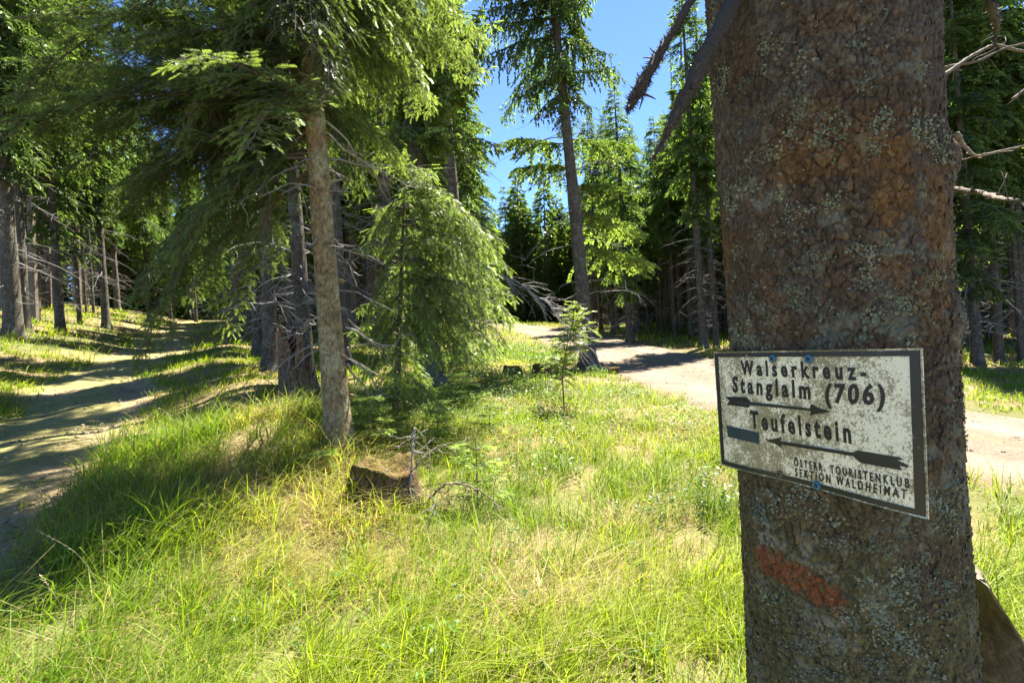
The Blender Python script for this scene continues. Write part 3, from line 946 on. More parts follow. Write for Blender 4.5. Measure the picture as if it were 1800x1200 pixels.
def build_hero():
    t = thing('spruce_tree', 'thick lichen-covered spruce trunk carrying the white trail sign', 'spruce', tuple(HB))
    off = HB
    zs = np.concatenate([np.arange(HB[2] - 0.25, 0.75, 0.012), np.arange(0.75, 2.40, 0.0027), np.arange(2.40, 3.4, 0.012), np.arange(3.45, 15.0, 0.25)])
    na = 460
    # angular spacing finer where the camera side is
    u = np.arange(na) / na * 2 * np.pi
    th = u - 0.42 * np.sin(u) + math.atan2(-1.1, -0.7)
    TH = np.tile(th, len(zs)); Z = np.repeat(zs, na)
    disp, crack, crs, idc, idb, f, zone = hero_disp(TH, Z)
    r = hero_r(Z) * np.where(Z > 3.4, np.clip(1 - (Z - 3.4) / 12.5, 0.08, 1), 1) + disp + knot_disp(TH, Z)
    fl = np.exp(-np.maximum(Z - HB[2], 0) / 0.14) * 0.05 * np.sin(TH * 5 + 1)
    r = r + fl
    cx = AX_B[0] + LX * (Z - AX_B[2]); cy = 1.098
    V = np.stack([cx + r * np.cos(TH) - off[0], cy + r * np.sin(TH) - off[1], Z - off[2]], 1)
    # colour of the bark, with some crack shade painted in
    brown = np.array([0.125, 0.082, 0.045]); orange = np.array([0.21, 0.11, 0.035]); grey = np.array([0.145, 0.125, 0.085]); olive = np.array([0.15, 0.14, 0.05])
    c3 = np.stack([np.cos(TH) * HR, np.sin(TH) * HR, Z], 1)
    zo = fbm(c3 * np.array([9, 9, 7]), 4, 61); zg = fbm(c3 * np.array([8, 8, 10]), 4, 62); zl = fbm(c3 * 45, 3, 63)
    amid = np.exp(-((Z - 1.74) / 0.16) ** 2)
    wo = np.clip(sstep(0.46, 0.62, zo) * (0.25 + 0.9 * amid), 0, 1)[:, None]
    wg = sstep(0.48, 0.62, zg)[:, None] * 0.7
    wl = (sstep(1.45, 1.05, Z) * sstep(0.35, 0.6, zo + 0.1))[:, None] * 0.8
    col = brown[None] * (0.75 + 0.5 * f[:, None])
    col = col * (1 - wo) + orange * wo
    col = col * (1 - wg) + grey * wg
    col = col * (1 - wl) + olive * wl
    col = 0.62 * col * (0.72 + 0.5 * idb[:, None]) * (0.8 + 0.4 * idc[:, None])
    col = col * (1 - 0.42 * crack[:, None]) * (1 - 0.3 * crs[:, None])  # cracks: bark is darker there, plus some of their shade put into the colour
    # crusty grey-green lichen bloom
    wb = (sstep(0.52, 0.66, fbm(c3 * np.array([16, 16, 16]), 4, 71)) * sstep(0.40, 0.62, zl))[:, None] * 0.45
    col = col * (1 - wb) + np.array([0.19, 0.195, 0.13]) * wb
    # trail paint: a worn red band under a faded pale band
    pz = np.array([p[1] for p in PAINT]); pt = np.unwrap(np.array([p[0] for p in PAINT]))
    tt = pt[0] + ((TH - pt[0] + np.pi) % (2 * np.pi) - np.pi)
    o = np.argsort(pt); zc = np.interp(tt, pt[o], pz[o])
    inx = sstep(pt.min() - 0.02, pt.min() + 0.06, tt) * (1 - sstep(pt.max() - 0.10, pt.max() + 0.05, tt))
    dz = Z - zc + (zl - 0.5) * 0.05
    worn = sstep(0.32, 0.55, fbm(c3 * 34, 4, 81) + 0.06)
    red = (inx * sstep(-0.030, -0.022, dz) * (1 - sstep(0.022, 0.032, dz)) * worn * (1 - 0.5 * crack))[:, None] * 0.72
    pale = (inx * sstep(0.030, 0.04, dz) * (1 - sstep(0.085, 0.11, dz)) * sstep(0.45, 0.62, zl) * 0.3)[:, None]
    pale2 = (inx * sstep(-0.10, -0.08, dz) * (1 - sstep(-0.04, -0.03, dz)) * sstep(0.45, 0.62, zl) * 0.25)[:, None]
    col = col * (1 - red) + np.array([0.19, 0.055, 0.018]) * red
    col = col * (1 - pale) + np.array([0.30, 0.27, 0.19]) * pale
    col = col * (1 - pale2) + np.array([0.30, 0.27, 0.19]) * pale2
    mb = MB()
    n = len(zs)
    i = np.arange(n - 1)[:, None] * na; j = np.arange(na)[None]; j2 = (j + 1) % na
    q = np.stack([i + j, i + j2, i + na + j2, i + na + j], -1).reshape(-1, 4)
    mb.add(V, None, q, 0, np.clip(col, 0.01, 1))
    mb.build('trunk', M_HEROBARK, t, True)

    # loose bark scales: thin plates, lifted along one edge
    rng = np.random.default_rng(76); num = 12000
    TH2 = rng.uniform(0, 6.283, num); Z2 = rng.uniform(0.62, 2.6, num)
    dd, ck = hero_disp(TH2, Z2)[:2]; r2 = hero_r(Z2) + dd + knot_disp(TH2, Z2)
    nr = np.stack([np.cos(TH2), np.sin(TH2), np.zeros(num)], 1); tn = np.stack([-np.sin(TH2), np.cos(TH2), np.zeros(num)], 1); upv = np.array([0, 0, 1.0])
    P2 = np.stack([AX_B[0] + LX * (Z2 - AX_B[2]) + r2 * nr[:, 0] - off[0], 1.098 + r2 * nr[:, 1] - off[1], Z2 - off[2]], 1) + nr * 0.0006
    rot = rng.normal(0, 0.5, num); e1 = tn * np.cos(rot)[:, None] + upv * np.sin(rot)[:, None]; e2 = -tn * np.sin(rot)[:, None] + upv * np.cos(rot)[:, None]
    K = 6; ang = np.arange(K) / K * 2 * np.pi + 0.3; ha = rng.uniform(0.0016, 0.0052, num)[:, None] * rng.uniform(0.6, 1.3, (num, K)); hb = ha * rng.uniform(0.7, 2.2, (num, 1))
    liftv = np.clip(np.sin(ang[None] + rng.uniform(0, 6.28, (num, 1))), 0, 1) * rng.uniform(0.0, 0.0028, (num, 1))
    ring = P2[:, None] + e1[:, None] * (ha * np.cos(ang))[..., None] + e2[:, None] * (hb * np.sin(ang))[..., None] + nr[:, None] * liftv[..., None]
    c32 = np.stack([np.cos(TH2) * HR, np.sin(TH2) * HR, Z2], 1); wo2 = np.clip(sstep(0.46, 0.62, fbm(c32 * np.array([9, 9, 7]), 4, 61)) * (0.25 + 0.9 * np.exp(-((Z2 - 1.74) / 0.16) ** 2)), 0, 1)[:, None]
    lo2 = sstep(1.5, 1.0, Z2)[:, None] * 0.6; cc2 = ((brown * (1 - wo2) + orange * wo2) * (1 - lo2) + olive * lo2) * rng.uniform(0.42, 0.85, (num, 1)) * (1 - 0.25 * (rng.random((num, 1)) < 0.3))
    tt2 = pt[0] + ((TH2 - pt[0] + np.pi) % (2 * np.pi) - np.pi); zz2 = Z2 - np.interp(tt2, pt[o], pz[o]); onp = ((np.abs(zz2) < 0.026) & (tt2 > pt.min()) & (tt2 < pt.max()) & (rng.random(num) < 0.75))[:, None]
    cc2 = np.where(onp, np.array([0.165, 0.05, 0.017])[None] * rng.uniform(0.6, 1.1, (num, 1)), cc2)
    sm = MB(); Vs = np.concatenate([P2[:, None] + nr[:, None] * 0.0014, ring], 1); ks = np.array([(0, 1 + k, 1 + (k + 1) % K) for k in range(K)])
    sm.add(Vs.reshape(-1, 3), (np.arange(num)[:, None, None] * (K + 1) + ks[None]).reshape(-1, 3), None, 0, np.repeat(cc2, K + 1, 0))
    tag(sm.build('loose_bark', M_HEROBARK, t), kind='stuff')

    # foliose lichen: little curled lobes gathered in rosettes
    rng = np.random.default_rng(77)
    rows = [(1420, 215, 70, 60), (1395, 190, 40, 30), (1435, 240, 55, 40), (1320, 290, 45, 40), (1300, 330, 50, 50), (1285, 350, 40, 40), (1355, 300, 60, 40), (1330, 200, 50, 30),
            (1385, 375, 45, 30), (1400, 140, 60, 24), (1350, 100, 60, 24), (1480, 120, 60, 20), (1560, 230, 60, 40), (1620, 230, 60, 50), (1650, 260, 50, 46), (1600, 180, 60, 24), (1460, 365, 22, 26),
            (1430, 455, 28, 34), (1523, 452, 26, 34), (1400, 545, 70, 60), (1345, 585, 70, 70), (1460, 580, 60, 50), (1560, 530, 55, 50), (1590, 560, 50, 36), (1640, 500, 60, 44), (1655, 460, 40, 30), (1310, 520, 45, 40), (1320, 590, 40, 50),
            (1300, 450, 40, 26), (1500, 600, 60, 40), (1600, 420, 50, 20), (1350, 440, 60, 24), (1295, 610, 36, 44), (1650, 880, 55, 70), (1660, 890, 34, 40), (1690, 850, 40, 30), (1420, 900, 60, 44), (1370, 870, 50, 40), (1480, 930, 60, 36), (1560, 960, 60, 40),
            (1640, 1035, 50, 56), (1670, 1045, 34, 40), (1560, 1060, 50, 34), (1545, 1050, 45, 50), (1500, 1100, 60, 50), (1410, 1130, 80, 90), (1440, 1160, 70, 70), (1580, 1130, 70, 56), (1620, 1090, 60, 40), (1350, 1060, 50, 34),
            (1330, 1120, 50, 44), (1395, 1190, 70, 50), (1540, 1180, 60, 50), (1650, 1150, 60, 40), (1620, 960, 50, 30), (1330, 900, 40, 40), (1700, 1000, 40, 30), (1690, 690, 40, 30), (1700, 760, 30, 24), (1690, 470, 34, 40), (1695, 380, 30, 30), (1275, 120, 40, 40), (1262, 40, 40, 44), (1265, 160, 30, 34), (1700, 600, 26, 24), (1685, 540, 30, 40)]
    th_l, z_l, s_l, ccol = [], [], [], []
    for px, py, rad_px, num in rows:
        t0, z0 = hero_surf(px, py); rm = rad_px / 900 * 1.08
        sub = max(2, int(num / 7))
        ctr = rng.normal(0, 0.45, (sub, 2)) * rm
        num = int(num * 3.6)
        k = rng.integers(0, sub, num)
        o = ctr[k] + rng.normal(0, 0.009, (num, 2))
        th_l.append(t0 + o[:, 0] / HR); z_l.append(z0 + o[:, 1])
        s_l.append(rng.uniform(0.0010, 0.0029, num) * rng.uniform(0.8, 1.2))
        base = np.array([0.17, 0.185, 0.115]) * rng.uniform(0.7, 1.15) * np.array([rng.uniform(0.92, 1.1), 1, rng.uniform(0.85, 1.1)])
        ccol.append(base[None] * rng.uniform(0.65, 1.25, (num, 1)))
    num = 1500    # scattered crumbs all over
    th_l.append(rng.uniform(0, 6.283, num)); z_l.append(rng.uniform(0.6, 2.6, num)); s_l.append(rng.uniform(0.0015, 0.0042, num))
    ccol.append(np.array([0.15, 0.15, 0.10])[None] * rng.uniform(0.5, 1.3, (num, 1)))
    TH = np.concatenate(th_l); Z = np.concatenate(z_l); S = np.concatenate(s_l); C = np.concatenate(ccol)
    dd = hero_disp(TH, Z)[0]
    r = hero_r(Z) + dd + knot_disp(TH, Z) + 0.0012
    nrm = np.stack([np.cos(TH), np.sin(TH), np.zeros(len(TH))], 1)
    P = np.stack([AX_B[0] + LX * (Z - AX_B[2]) + r * nrm[:, 0] - off[0], 1.098 + r * nrm[:, 1] - off[1], Z - off[2]], 1)
    K = 7
    nn = unit(nrm + rng.normal(0, 0.33, nrm.shape)); a = unit(np.cross(nn, np.array([0.1, 0.2, 1.0]))); b = np.cross(nn, a)
    ang = np.arange(K) / K * 2 * np.pi
    rr = S[:, None] * rng.uniform(0.25, 1.5, (len(S), K)) * (1 + 0.5 * np.cos(ang[None] - rng.uniform(0, 6.28, (len(S), 1))))
    lift = rr * rng.uniform(-0.2, 0.6, (len(S), K))
    ring = P[:, None] + a[:, None] * (rr * np.cos(ang))[..., None] + b[:, None] * (rr * np.sin(ang))[..., None] + nrm[:, None] * lift[..., None]
    Vv = np.concatenate([P[:, None], ring], 1)
    m = np.arange(len(P))[:, None, None] * (K + 1)
    tr = np.array([(0, 1 + k, 1 + (k + 1) % K) for k in range(K)])
    CC = np.concatenate([C[:, None] * 0.85, np.repeat(C[:, None], K, 1) * 1.12], 1)
    lm = MB(); lm.add(Vv.reshape(-1, 3), (m + tr[None]).reshape(-1, 3), None, 0, CC.reshape(-1, 3))
    lo = lm.build('lichen', M_LICHEN, t); tag(lo, kind='stuff')

    # dead branches of the same tree that hang into view
    def dead_branch(pix, radii, fuzz=0, col=(0.10, 0.085, 0.075), twigs=0, seed=0, sides=8):
        rg = np.random.default_rng(seed)
        P = np.array([unproj(a, b, d) for a, b, d in pix])
        # refine
        s = np.linspace(0, len(P) - 1, 8 * len(P)); Pf = np.stack([np.interp(s, np.arange(len(P)), P[:, k]) for k in range(3)], 1)
        for _ in range(4): Pf[1:-1] = (Pf[:-2] + 2 * Pf[1:-1] + Pf[2:]) / 4
        rr_ = np.interp(s, np.arange(len(P)), radii) * (1 + 0.22 * (rg.random(len(s)) - 0.5))
        Pf = Pf + rg.normal(0, 0.12, Pf.shape) * rr_[:, None]
        mb = MB(); v, q, tt_ = tube(Pf, rr_, sides); mb.add(v - off, tt_, q, 0, col)
        for k in range(twigs):
            i = int(rg.integers(4, len(s) - 2)); e = unit(rg.normal(0, 1, 3)) * rg.uniform(0.02, 0.06)
            v, q, tt_ = tube(wob(rg, Pf[i], Pf[i] + e, 4, 0.1), np.linspace(rr_[i] * 0.3, 0.0008, 4), 4); mb.add(v - off, tt_, q, 0, col)
        if fuzz:
            n = fuzz; i = rg.integers(0, len(s), n) if fuzz < 500 else np.clip((rg.beta(4, 1.4, n) * len(s)).astype(int), 0, len(s) - 1)
            d = unit(rg.normal(0, 1, (n, 3))); p0 = Pf[i] + d * rr_[i, None] * 0.9 - off
            e = p0 + d * rg.uniform(0.002, 0.011, (n, 1)) + rg.normal(0, 0.003, (n, 3)); sd = unit(np.cross(d, rg.normal(0, 1, (n, 3)))) * 0.0014
            Vf = np.stack([p0 - sd, p0 + sd, e], 1).reshape(-1, 3)
            mb.add(Vf, np.arange(3 * n).reshape(-1, 3), None, 0, np.repeat(np.array([0.08, 0.072, 0.055])[None] * rg.uniform(0.5, 1.4, (n, 1)), 3, 0))
        return mb.build('dead_branch', M_HEROBARK, t, True)
    dead_branch([(1345, -150, 1.06), (1290, 5, 0.98), (1240, 95, 0.93), (1205, 170, 0.90), (1150, 276, 0.86)], [0.017, 0.017, 0.0155, 0.0125, 0.0015], 900, (0.05, 0.04, 0.03), 9, 1, 12)
    dead_branch([(1290, -170, 1.1), (1245, -60, 1.05), (1213, 5, 1.0), (1180, 60, 0.97), (1145, 120, 0.94), (1122, 160, 0.92), (1103, 196, 0.91)], [0.013, 0.011, 0.0085, 0.0075, 0.009, 0.012, 0.002], 1200, (0.055, 0.042, 0.032), 14, 2)
    lit = (0.20, 0.16, 0.11)
    dead_branch([(1680, 235, 1.17), (1695, 258, 1.17), (1714, 276, 1.17), (1740, 270, 1.17), (1775, 262, 1.2), (1830, 250, 1.25)], [0.007, 0.0045, 0.0035, 0.003, 0.0024, 0.002], 60, lit, 5, 3, 6)
    dead_branch([(1680, 333, 1.17), (1720, 338, 1.1), (1760, 350, 0.95), (1790, 352, 0.85)], [0.007, 0.005, 0.0045, 0.002], 60, (0.13, 0.10, 0.065), 3, 4, 6)
    dead_branch([(1655, 135, 1.2), (1700, 103, 1.25), (1745, 78, 1.3), (1800, 92, 1.35), (1850, 80, 1.4)], [0.005, 0.004, 0.004, 0.0035, 0.003], 60, (0.14, 0.11, 0.085), 6, 5, 6)
    dead_branch([(1655, 120, 1.25), (1720, 108, 1.25), (1765, 84, 1.25), (1830, 70, 1.3)], [0.004, 0.003, 0.0025, 0.002], 20, (0.14, 0.11, 0.085), 5, 6, 6)
    dead_branch([(1748, 85, 1.3), (1752, 40, 1.2), (1740, 5, 1.1), (1750, -60, 1.1)], [0.003, 0.006, 0.009, 0.008], 400, (0.06, 0.05, 0.045), 8, 7, 8)
    dead_branch([(1780, 175, 1.3), (1800, 158, 1.3), (1840, 130, 1.3)], [0.004, 0.003, 0.003], 20, (0.15, 0.12, 0.09), 3, 8, 6)

    # loose slab of bark peeling off low on the far side
    ns_, nw_ = 60, 26
    sl = np.linspace(0, 1, ns_); wl_ = np.linspace(0, 1, nw_)
    lx = np.interp(sl, [0, 0.12, 0.4, 1], [1716, 1716, 1716, 1712]); rx = np.interp(sl, [0, 0.04, 0.12, 0.25, 0.42, 0.6, 1], [1722, 1737, 1752, 1776, 1806, 1838, 1862])
    ty = 998 + 300 * sl
    PX = lx[:, None] * (1 - wl_) + rx[:, None] * wl_; PY = np.repeat(ty[:, None], nw_, 1) + 26 * (wl_[None] - 0.2) * (1 - sl[:, None])
    G = np.array([[np.array(unproj(PX[a, b], PY[a, b], 1.12 - 0.11 * wl_[b])) for b in range(nw_)] for a in range(ns_)]).reshape(-1, 3)
    out_ = unit(np.array([-0.3, -1.0, 0.15]))
    rel = fbm(G * 55, 4, 91) - 0.5; d1s, d2s, ids = worley(G * np.array([50, 50, 28]) + 2 * (fbm(G * 20, 2, 92)[:, None] - 0.5), 93)
    edge = np.minimum(np.tile(wl_, ns_), 1 - np.tile(wl_, ns_)); bulge = 0.02 * np.sin(np.pi * np.tile(wl_, ns_))
    top_ = G + out_ * (bulge + 0.012 * rel + 0.006 * (ids - 0.5) - 0.005 * (1 - sstep(0, 0.15, d2s - d1s)))[:, None] * sstep(0, 0.08, edge)[:, None]
    bot_ = G - out_ * 0.010
    cs = np.array([0.17, 0.14, 0.085])[None] * (0.6 + 0.8 * rel[:, None] + 0.4 * ids[:, None]); cs = np.where((np.tile(wl_, ns_) > 0.94)[:, None], np.array([[0.30, 0.27, 0.22]]), cs)
    a_ = np.arange(ns_ - 1)[:, None] * nw_; b_ = np.arange(nw_ - 1)[None]; qd = np.stack([a_ + b_, a_ + b_ + 1, a_ + nw_ + b_ + 1, a_ + nw_ + b_], -1).reshape(-1, 4); m_ = ns_ * nw_
    ring = [k for k in range(nw_)] + [k * nw_ + nw_ - 1 for k in range(1, ns_)] + [(ns_ - 1) * nw_ + k for k in range(nw_ - 2, -1, -1)] + [k * nw_ for k in range(ns_ - 2, 0, -1)]
    mb = MB(); mb.add(np.concatenate([top_, bot_]) - off, None, np.vstack([qd, qd[:, ::-1] + m_, np.array([(x0, x1, x1 + m_, x0 + m_) for x0, x1 in zip(ring, ring[1:] + ring[:1])])]), 0, np.clip(np.concatenate([cs, cs]), 0.02, 1))
    mb.build('bark_slab', M_HEROBARK, t, True)
    # crown far above the frame
    rg = np.random.default_rng(3)
    cm = MB(); crown_mesh(cm, rg, lambda h: hero_c(h + HB[2]) - off, 7.5, 15.2, 2.2, 0.7, 'far', 0.1)
    cm.build('crown', [M_NEEDLE, M_TWIG], t)
    return t
HERO = build_hero()

# ------------------------------------------------------------------ the trail sign
def enamel_mat():
    m, nt, out = new_mat('weathered_enamel')
    v = mapped(nt, (1, 1, 1), 'Generated'); vo = mapped(nt)
    n1 = noise(nt, 240, 6, 0.75, vo, 0.8); n2_ = noise(nt, 26, 5, 0.7, vo, 0.6); n3 = noise(nt, 300, 3, 0.6, vo)
    base = mixc(nt, n2_, (0.74, 0.68, 0.44), (0.90, 0.85, 0.64))
    s = N(nt, 'ShaderNodeMath', _operation='ADD'); nt.links.new(n1, s.inputs[0])
    h = N(nt, 'ShaderNodeMath', _operation='MULTIPLY', i1=0.55); nt.links.new(n2_, h.inputs[0]); nt.links.new(h.outputs[0], s.inputs[1])
    # dirtier towards the side with the arrows' tails
    sep = nt.nodes.new('ShaderNodeAttribute'); sep.attribute_name = 'tint'
    s2 = N(nt, 'ShaderNodeMath', _operation='ADD'); nt.links.new(s.outputs[0], s2.inputs[0]); nt.links.new(sep.outputs['Fac'], s2.inputs[1])
    f = ramp(nt, s2.outputs[0], [(0.905, (0, 0, 0)), (1.0, (1, 1, 1))])
    dirt = mixc(nt, n3, (0.075, 0.06, 0.014), (0.24, 0.195, 0.06))
    f2 = mixc(nt, 0.88, (0, 0, 0), f)
    col = mixc(nt, f2, base, dirt)
    p = nt.nodes.new('ShaderNodeBsdfPrincipled'); p.inputs['Roughness'].default_value = 0.45
    nt.links.new(col, p.inputs['Base Color'])
    b = nt.nodes.new('ShaderNodeBump'); b.inputs['Strength'].default_value = 0.3; b.inputs['Distance'].default_value = 0.002
    nt.links.new(n1, b.inputs['Height']); nt.links.new(b.outputs[0], p.inputs['Normal'])
    nt.links.new(p.outputs[0], out.inputs['Surface'])
    return m

def worn_black(name='worn_black_enamel', thr=0.62, base=(0.014, 0.016, 0.015)):
    m, nt, out = new_mat(name)
    vo = mapped(nt)
    n1 = noise(nt, 130, 5, 0.7, vo, 0.5); n2_ = noise(nt, 30, 4, 0.6, vo)
    s = N(nt, 'ShaderNodeMath', _operation='MULTIPLY_ADD', i1=0.6, i2=0.0)
    nt.links.new(n2_, s.inputs[0])
    s2 = N(nt, 'ShaderNodeMath', _operation='MULTIPLY_ADD', i1=0.4); nt.links.new(n1, s2.inputs[0]); nt.links.new(s.outputs[0], s2.inputs[2])
    f = ramp(nt, s2.outputs[0], [(thr, (0, 0, 0)), (thr + 0.05, (1, 1, 1))])
    col = mixc(nt, f, base, (0.33, 0.30, 0.2))
    p = nt.nodes.new('ShaderNodeBsdfPrincipled'); p.inputs['Roughness'].default_value = 0.35
    nt.links.new(col, p.inputs['Base Color']); nt.links.new(p.outputs[0], out.inputs['Surface'])
    return m

def plain_mat(name, col, rough=0.5, metal=0.0):
    m, nt, out = new_mat(name)
    n = noise(nt, 120, 4, 0.6, mapped(nt))
    c = ramp(nt, n, [(0.3, tuple(q * 0.75 for q in col)), (0.7, tuple(q * 1.15 for q in col))])
    p = nt.nodes.new('ShaderNodeBsdfPrincipled'); p.inputs['Roughness'].default_value = rough; p.inputs['Metallic'].default_value = metal
    nt.links.new(c, p.inputs['Base Color']); nt.links.new(p.outputs[0], out.inputs['Surface'])
    return m

def build_sign():
    DL, DR = 1.140, 0.757
    TL = np.array(unproj(1262, 618, DL)); BL = np.array(unproj(1275, 815, DL)); TR = np.array(unproj(1630, 611, DR)); BR = np.array(unproj(1642, 910, DR))
    eu = unit((TR - TL + BR - BL) / 2); ev = unit((TL - BL + TR - BR) / 2); nrm = unit(np.cross(eu, ev))
    if np.dot(nrm, np.array([0, 0, EYE]) - TL) < 0: nrm = -nrm
    org = BL.copy()
    def bil(u, v, w=0.0):
        u = np.asarray(u, float)[..., None]; v = np.asarray(v, float)[..., None]
        w = np.asarray(w, float)
        if w.ndim: w = w[..., None]
        p = BL * (1 - u) * (1 - v) + BR * u * (1 - v) + TL * (1 - u) * v + TR * u * v
        bend = -0.002 * np.exp(-((u - 0.38) / 0.16) ** 2) * (1 - v) ** 2 + 0.003 * np.sin(u * 9) * (1 - v)
        return p + nrm * (w + bend + 0.012) - org
    def uv(px, py):
        r = np.array(CF + CR * ((px - 900) / F) + CU * ((600 - py) / F)); o = np.array([0, 0, EYE])
        c = (TL + TR + BL + BR) / 4
        p = o + r * (np.dot(c + nrm * 0.0125 - o, nrm) / np.dot(r, nrm)) - nrm * 0.0125
        # invert bilinear by Newton
        u, v = 0.5, 0.5
        for _ in range(12):
            q = BL * (1 - u) * (1 - v) + BR * u * (1 - v) + TL * (1 - u) * v + TR * u * v
            du = (BR - BL) * (1 - v) + (TR - TL) * v; dv = (TL - BL) * (1 - u) + (TR - BR) * u
            A = np.stack([du, dv], 1); d = np.linalg.lstsq(A, p - q, rcond=None)[0]
            u += d[0]; v += d[1]
        return np.array([u, v])
    t = thing('trail_sign', 'dirty white enamel trail sign with black lettering and two arrows nailed to the trunk', 'sign', tuple(org))
    W = np.linalg.norm(BR - BL); Hh = np.linalg.norm(TL - BL)
    # plate
    nu, nv = 60, 40
    uu, vv = np.meshgrid(np.linspace(0, 1, nu), np.linspace(0, 1, nv), indexing='ij')
    P = np.concatenate([bil(uu, vv, 0.0).reshape(-1, 3), bil(uu, vv, -0.0018).reshape(-1, 3)])
    dirt = 0.115 + 0.10 * np.exp(-np.minimum(np.minimum(uu, 1 - uu) * 1.66, np.minimum(vv, 1 - vv)) / 0.05) + 0.07 * (1 - uu) * sstep(0, 0.2, uu) + 0.08 * (fbm(np.stack([uu.ravel() * 7, vv.ravel() * 4.5, uu.ravel() * 0], 1), 3, 5).reshape(uu.shape) - 0.5) * 2 + 0.03 * np.sin(vv * 3.1) - 0.05 * sstep(0.62, 0.95, uu) * sstep(0.3, 0.6, vv)
    for a, b in ((1359, 630), (1422, 631), (1434, 853), (1369, 833)):
        q0 = uv(a, b); dirt = dirt + 0.16 * np.exp(-((uu - q0[0]) / 0.014) ** 2) * (vv < q0[1]) * np.exp(-np.maximum(q0[1] - vv, 0) / 0.12) + 0.2 * np.exp(-(((uu - q0[0]) / 0.022) ** 2 + ((vv - q0[1]) / 0.035) ** 2))
    col = np.repeat(np.concatenate([dirt.ravel(), dirt.ravel()])[:, None], 3, 1)
    i = np.arange(nu - 1)[:, None] * nv; j = np.arange(nv - 1)[None]
    q = np.stack([i + j, i + nv + j, i + nv + j + 1, i + j + 1], -1).reshape(-1, 4)
    mb = MB(); mb.add(P, None, np.vstack([q, q[:, ::-1] + nu * nv]), 0, col)
    ed = [k * nv for k in range(nu)] + [(nu - 1) * nv + k for k in range(1, nv)] + [k * nv + nv - 1 for k in range(nu - 2, -1, -1)] + [k for k in range(nv - 2, 0, -1)]
    m0 = nu * nv
    mb.Q.append(np.array([(a, b, b + m0, a + m0) for a, b in zip(ed, ed[1:] + ed[:1])])); mb.QM.append(np.zeros(len(ed), np.int32))
    mb.build('plate', enamel_mat(), t, True)
        # black frame: four strips, each mitred, slightly raised, with a thin white rim outside
    bu, bv = 0.0115 / W, 0.0085 / Hh
    e_u, e_v = 0.003 / W, 0.003 / Hh
    mbf = MB()
    def strip(a0, a1, b0, b1, n=40):
        # outer edge a0->a1, inner edge b0->b1 in uv
        s = np.linspace(0, 1, n)[:, None]
        A = np.array(a0) * (1 - s) + np.array(a1) * s; B = np.array(b0) * (1 - s) + np.array(b1) * s
        top = [bil(A[:, 0], A[:, 1], 0.0014), bil(B[:, 0], B[:, 1], 0.0014)]; lowr = [bil(A[:, 0], A[:, 1], 0.0002), bil(B[:, 0], B[:, 1], 0.0002)]
        v = np.concatenate([top[0], top[1], lowr[0], lowr[1]]); k = np.arange(n - 1)
        qs_ = np.concatenate([np.stack([k, k + 1, n + k + 1, n + k], 1), np.stack([2 * n + k, 2 * n + k + 1, k + 1, k], 1), np.stack([n + k, n + k + 1, 3 * n + k + 1, 3 * n + k], 1)])
        mbf.add(v, None, qs_, 0)
    o0, o1, p0, p1 = e_u, 1 - e_u, e_v, 1 - e_v
    strip((o0, p0), (o1, p0), (o0 + bu * 0.8, p0 + bv), (o1 - bu * 1.2, p0 + bv))
    strip((o0, p1), (o1, p1), (o0 + bu * 0.8, p1 - bv), (o1 - bu * 1.2, p1 - bv))
    strip((o0, p0), (o0, p1), (o0 + bu * 0.8, p0 + bv), (o0 + bu * 0.8, p1 - bv))
    strip((o1, p0), (o1, p1), (o1 - bu * 1.2, p0 + bv), (o1 - bu * 1.2, p1 - bv))
    mbf.build('frame', worn_black('worn_black_border', 0.60), t)
    lettering_mat = worn_black('worn_black_letters', 0.66, (0.010, 0.011, 0.010))

    def text(s, bl, tl, br, spacing=1.25, depth=0.0012, bold=0.012):
        cu = bpy.data.curves.new('lettering', 'FONT'); cu.body = s; cu.size = 1.0; cu.space_character = spacing; cu.extrude = 0.05; cu.offset = bold; cu.resolution_u = 3
        o = bpy.data.objects.new('lettering_source', cu); scene.collection.objects.link(o)
        dg = bpy.context.evaluated_depsgraph_get(); me = bpy.data.meshes.new_from_object(o.evaluated_get(dg)); me.name = 'lettering'
        bpy.data.objects.remove(o); bpy.data.curves.remove(cu)
        n = len(me.vertices); co = np.zeros(n * 3); me.vertices.foreach_get('co', co); co = co.reshape(-1, 3)
        A = uv(*bl); B = uv(*br); Cc = uv(*tl)
        x0, x1 = co[:, 0].min(), co[:, 0].max()
        capH = 0.69
        uvp = A + (B - A) * ((co[:, 0] - x0) / (x1 - x0))[:, None] + (Cc - A) * (co[:, 1] / capH)[:, None]
        w = np.where(co[:, 2] > 0, depth, 0.0002)
        me.vertices.foreach_set('co', bil(uvp[:, 0], uvp[:, 1], w).ravel().astype(np.float32))
        me.materials.clear(); me.materials.append(lettering_mat); me.update()
        return link('lettering', me, t)
    text('Walserkreuz-', (1304, 658), (1302, 634), (1523, 668), 1.6, 0.0012, 0.032)
    text('Stanglalm', (1289, 688), (1288, 662), (1424, 701), 1.5, 0.0012, 0.032)
    text('(706)', (1450, 706), (1450, 675), (1556, 711), 1.3, 0.0012, 0.032)
    text('Teufelstein', (1321, 751), (1319, 722), (1497, 778), 1.5, 0.0012, 0.032)
    text('ÖSTERR. TOURISTENKLUB', (1394, 819), (1393, 806), (1601, 857), 1.6, 0.001, 0.022)
    text('SEKTION WALDHEIMAT', (1395, 836), (1395, 823), (1596, 876), 1.6, 0.001, 0.022)

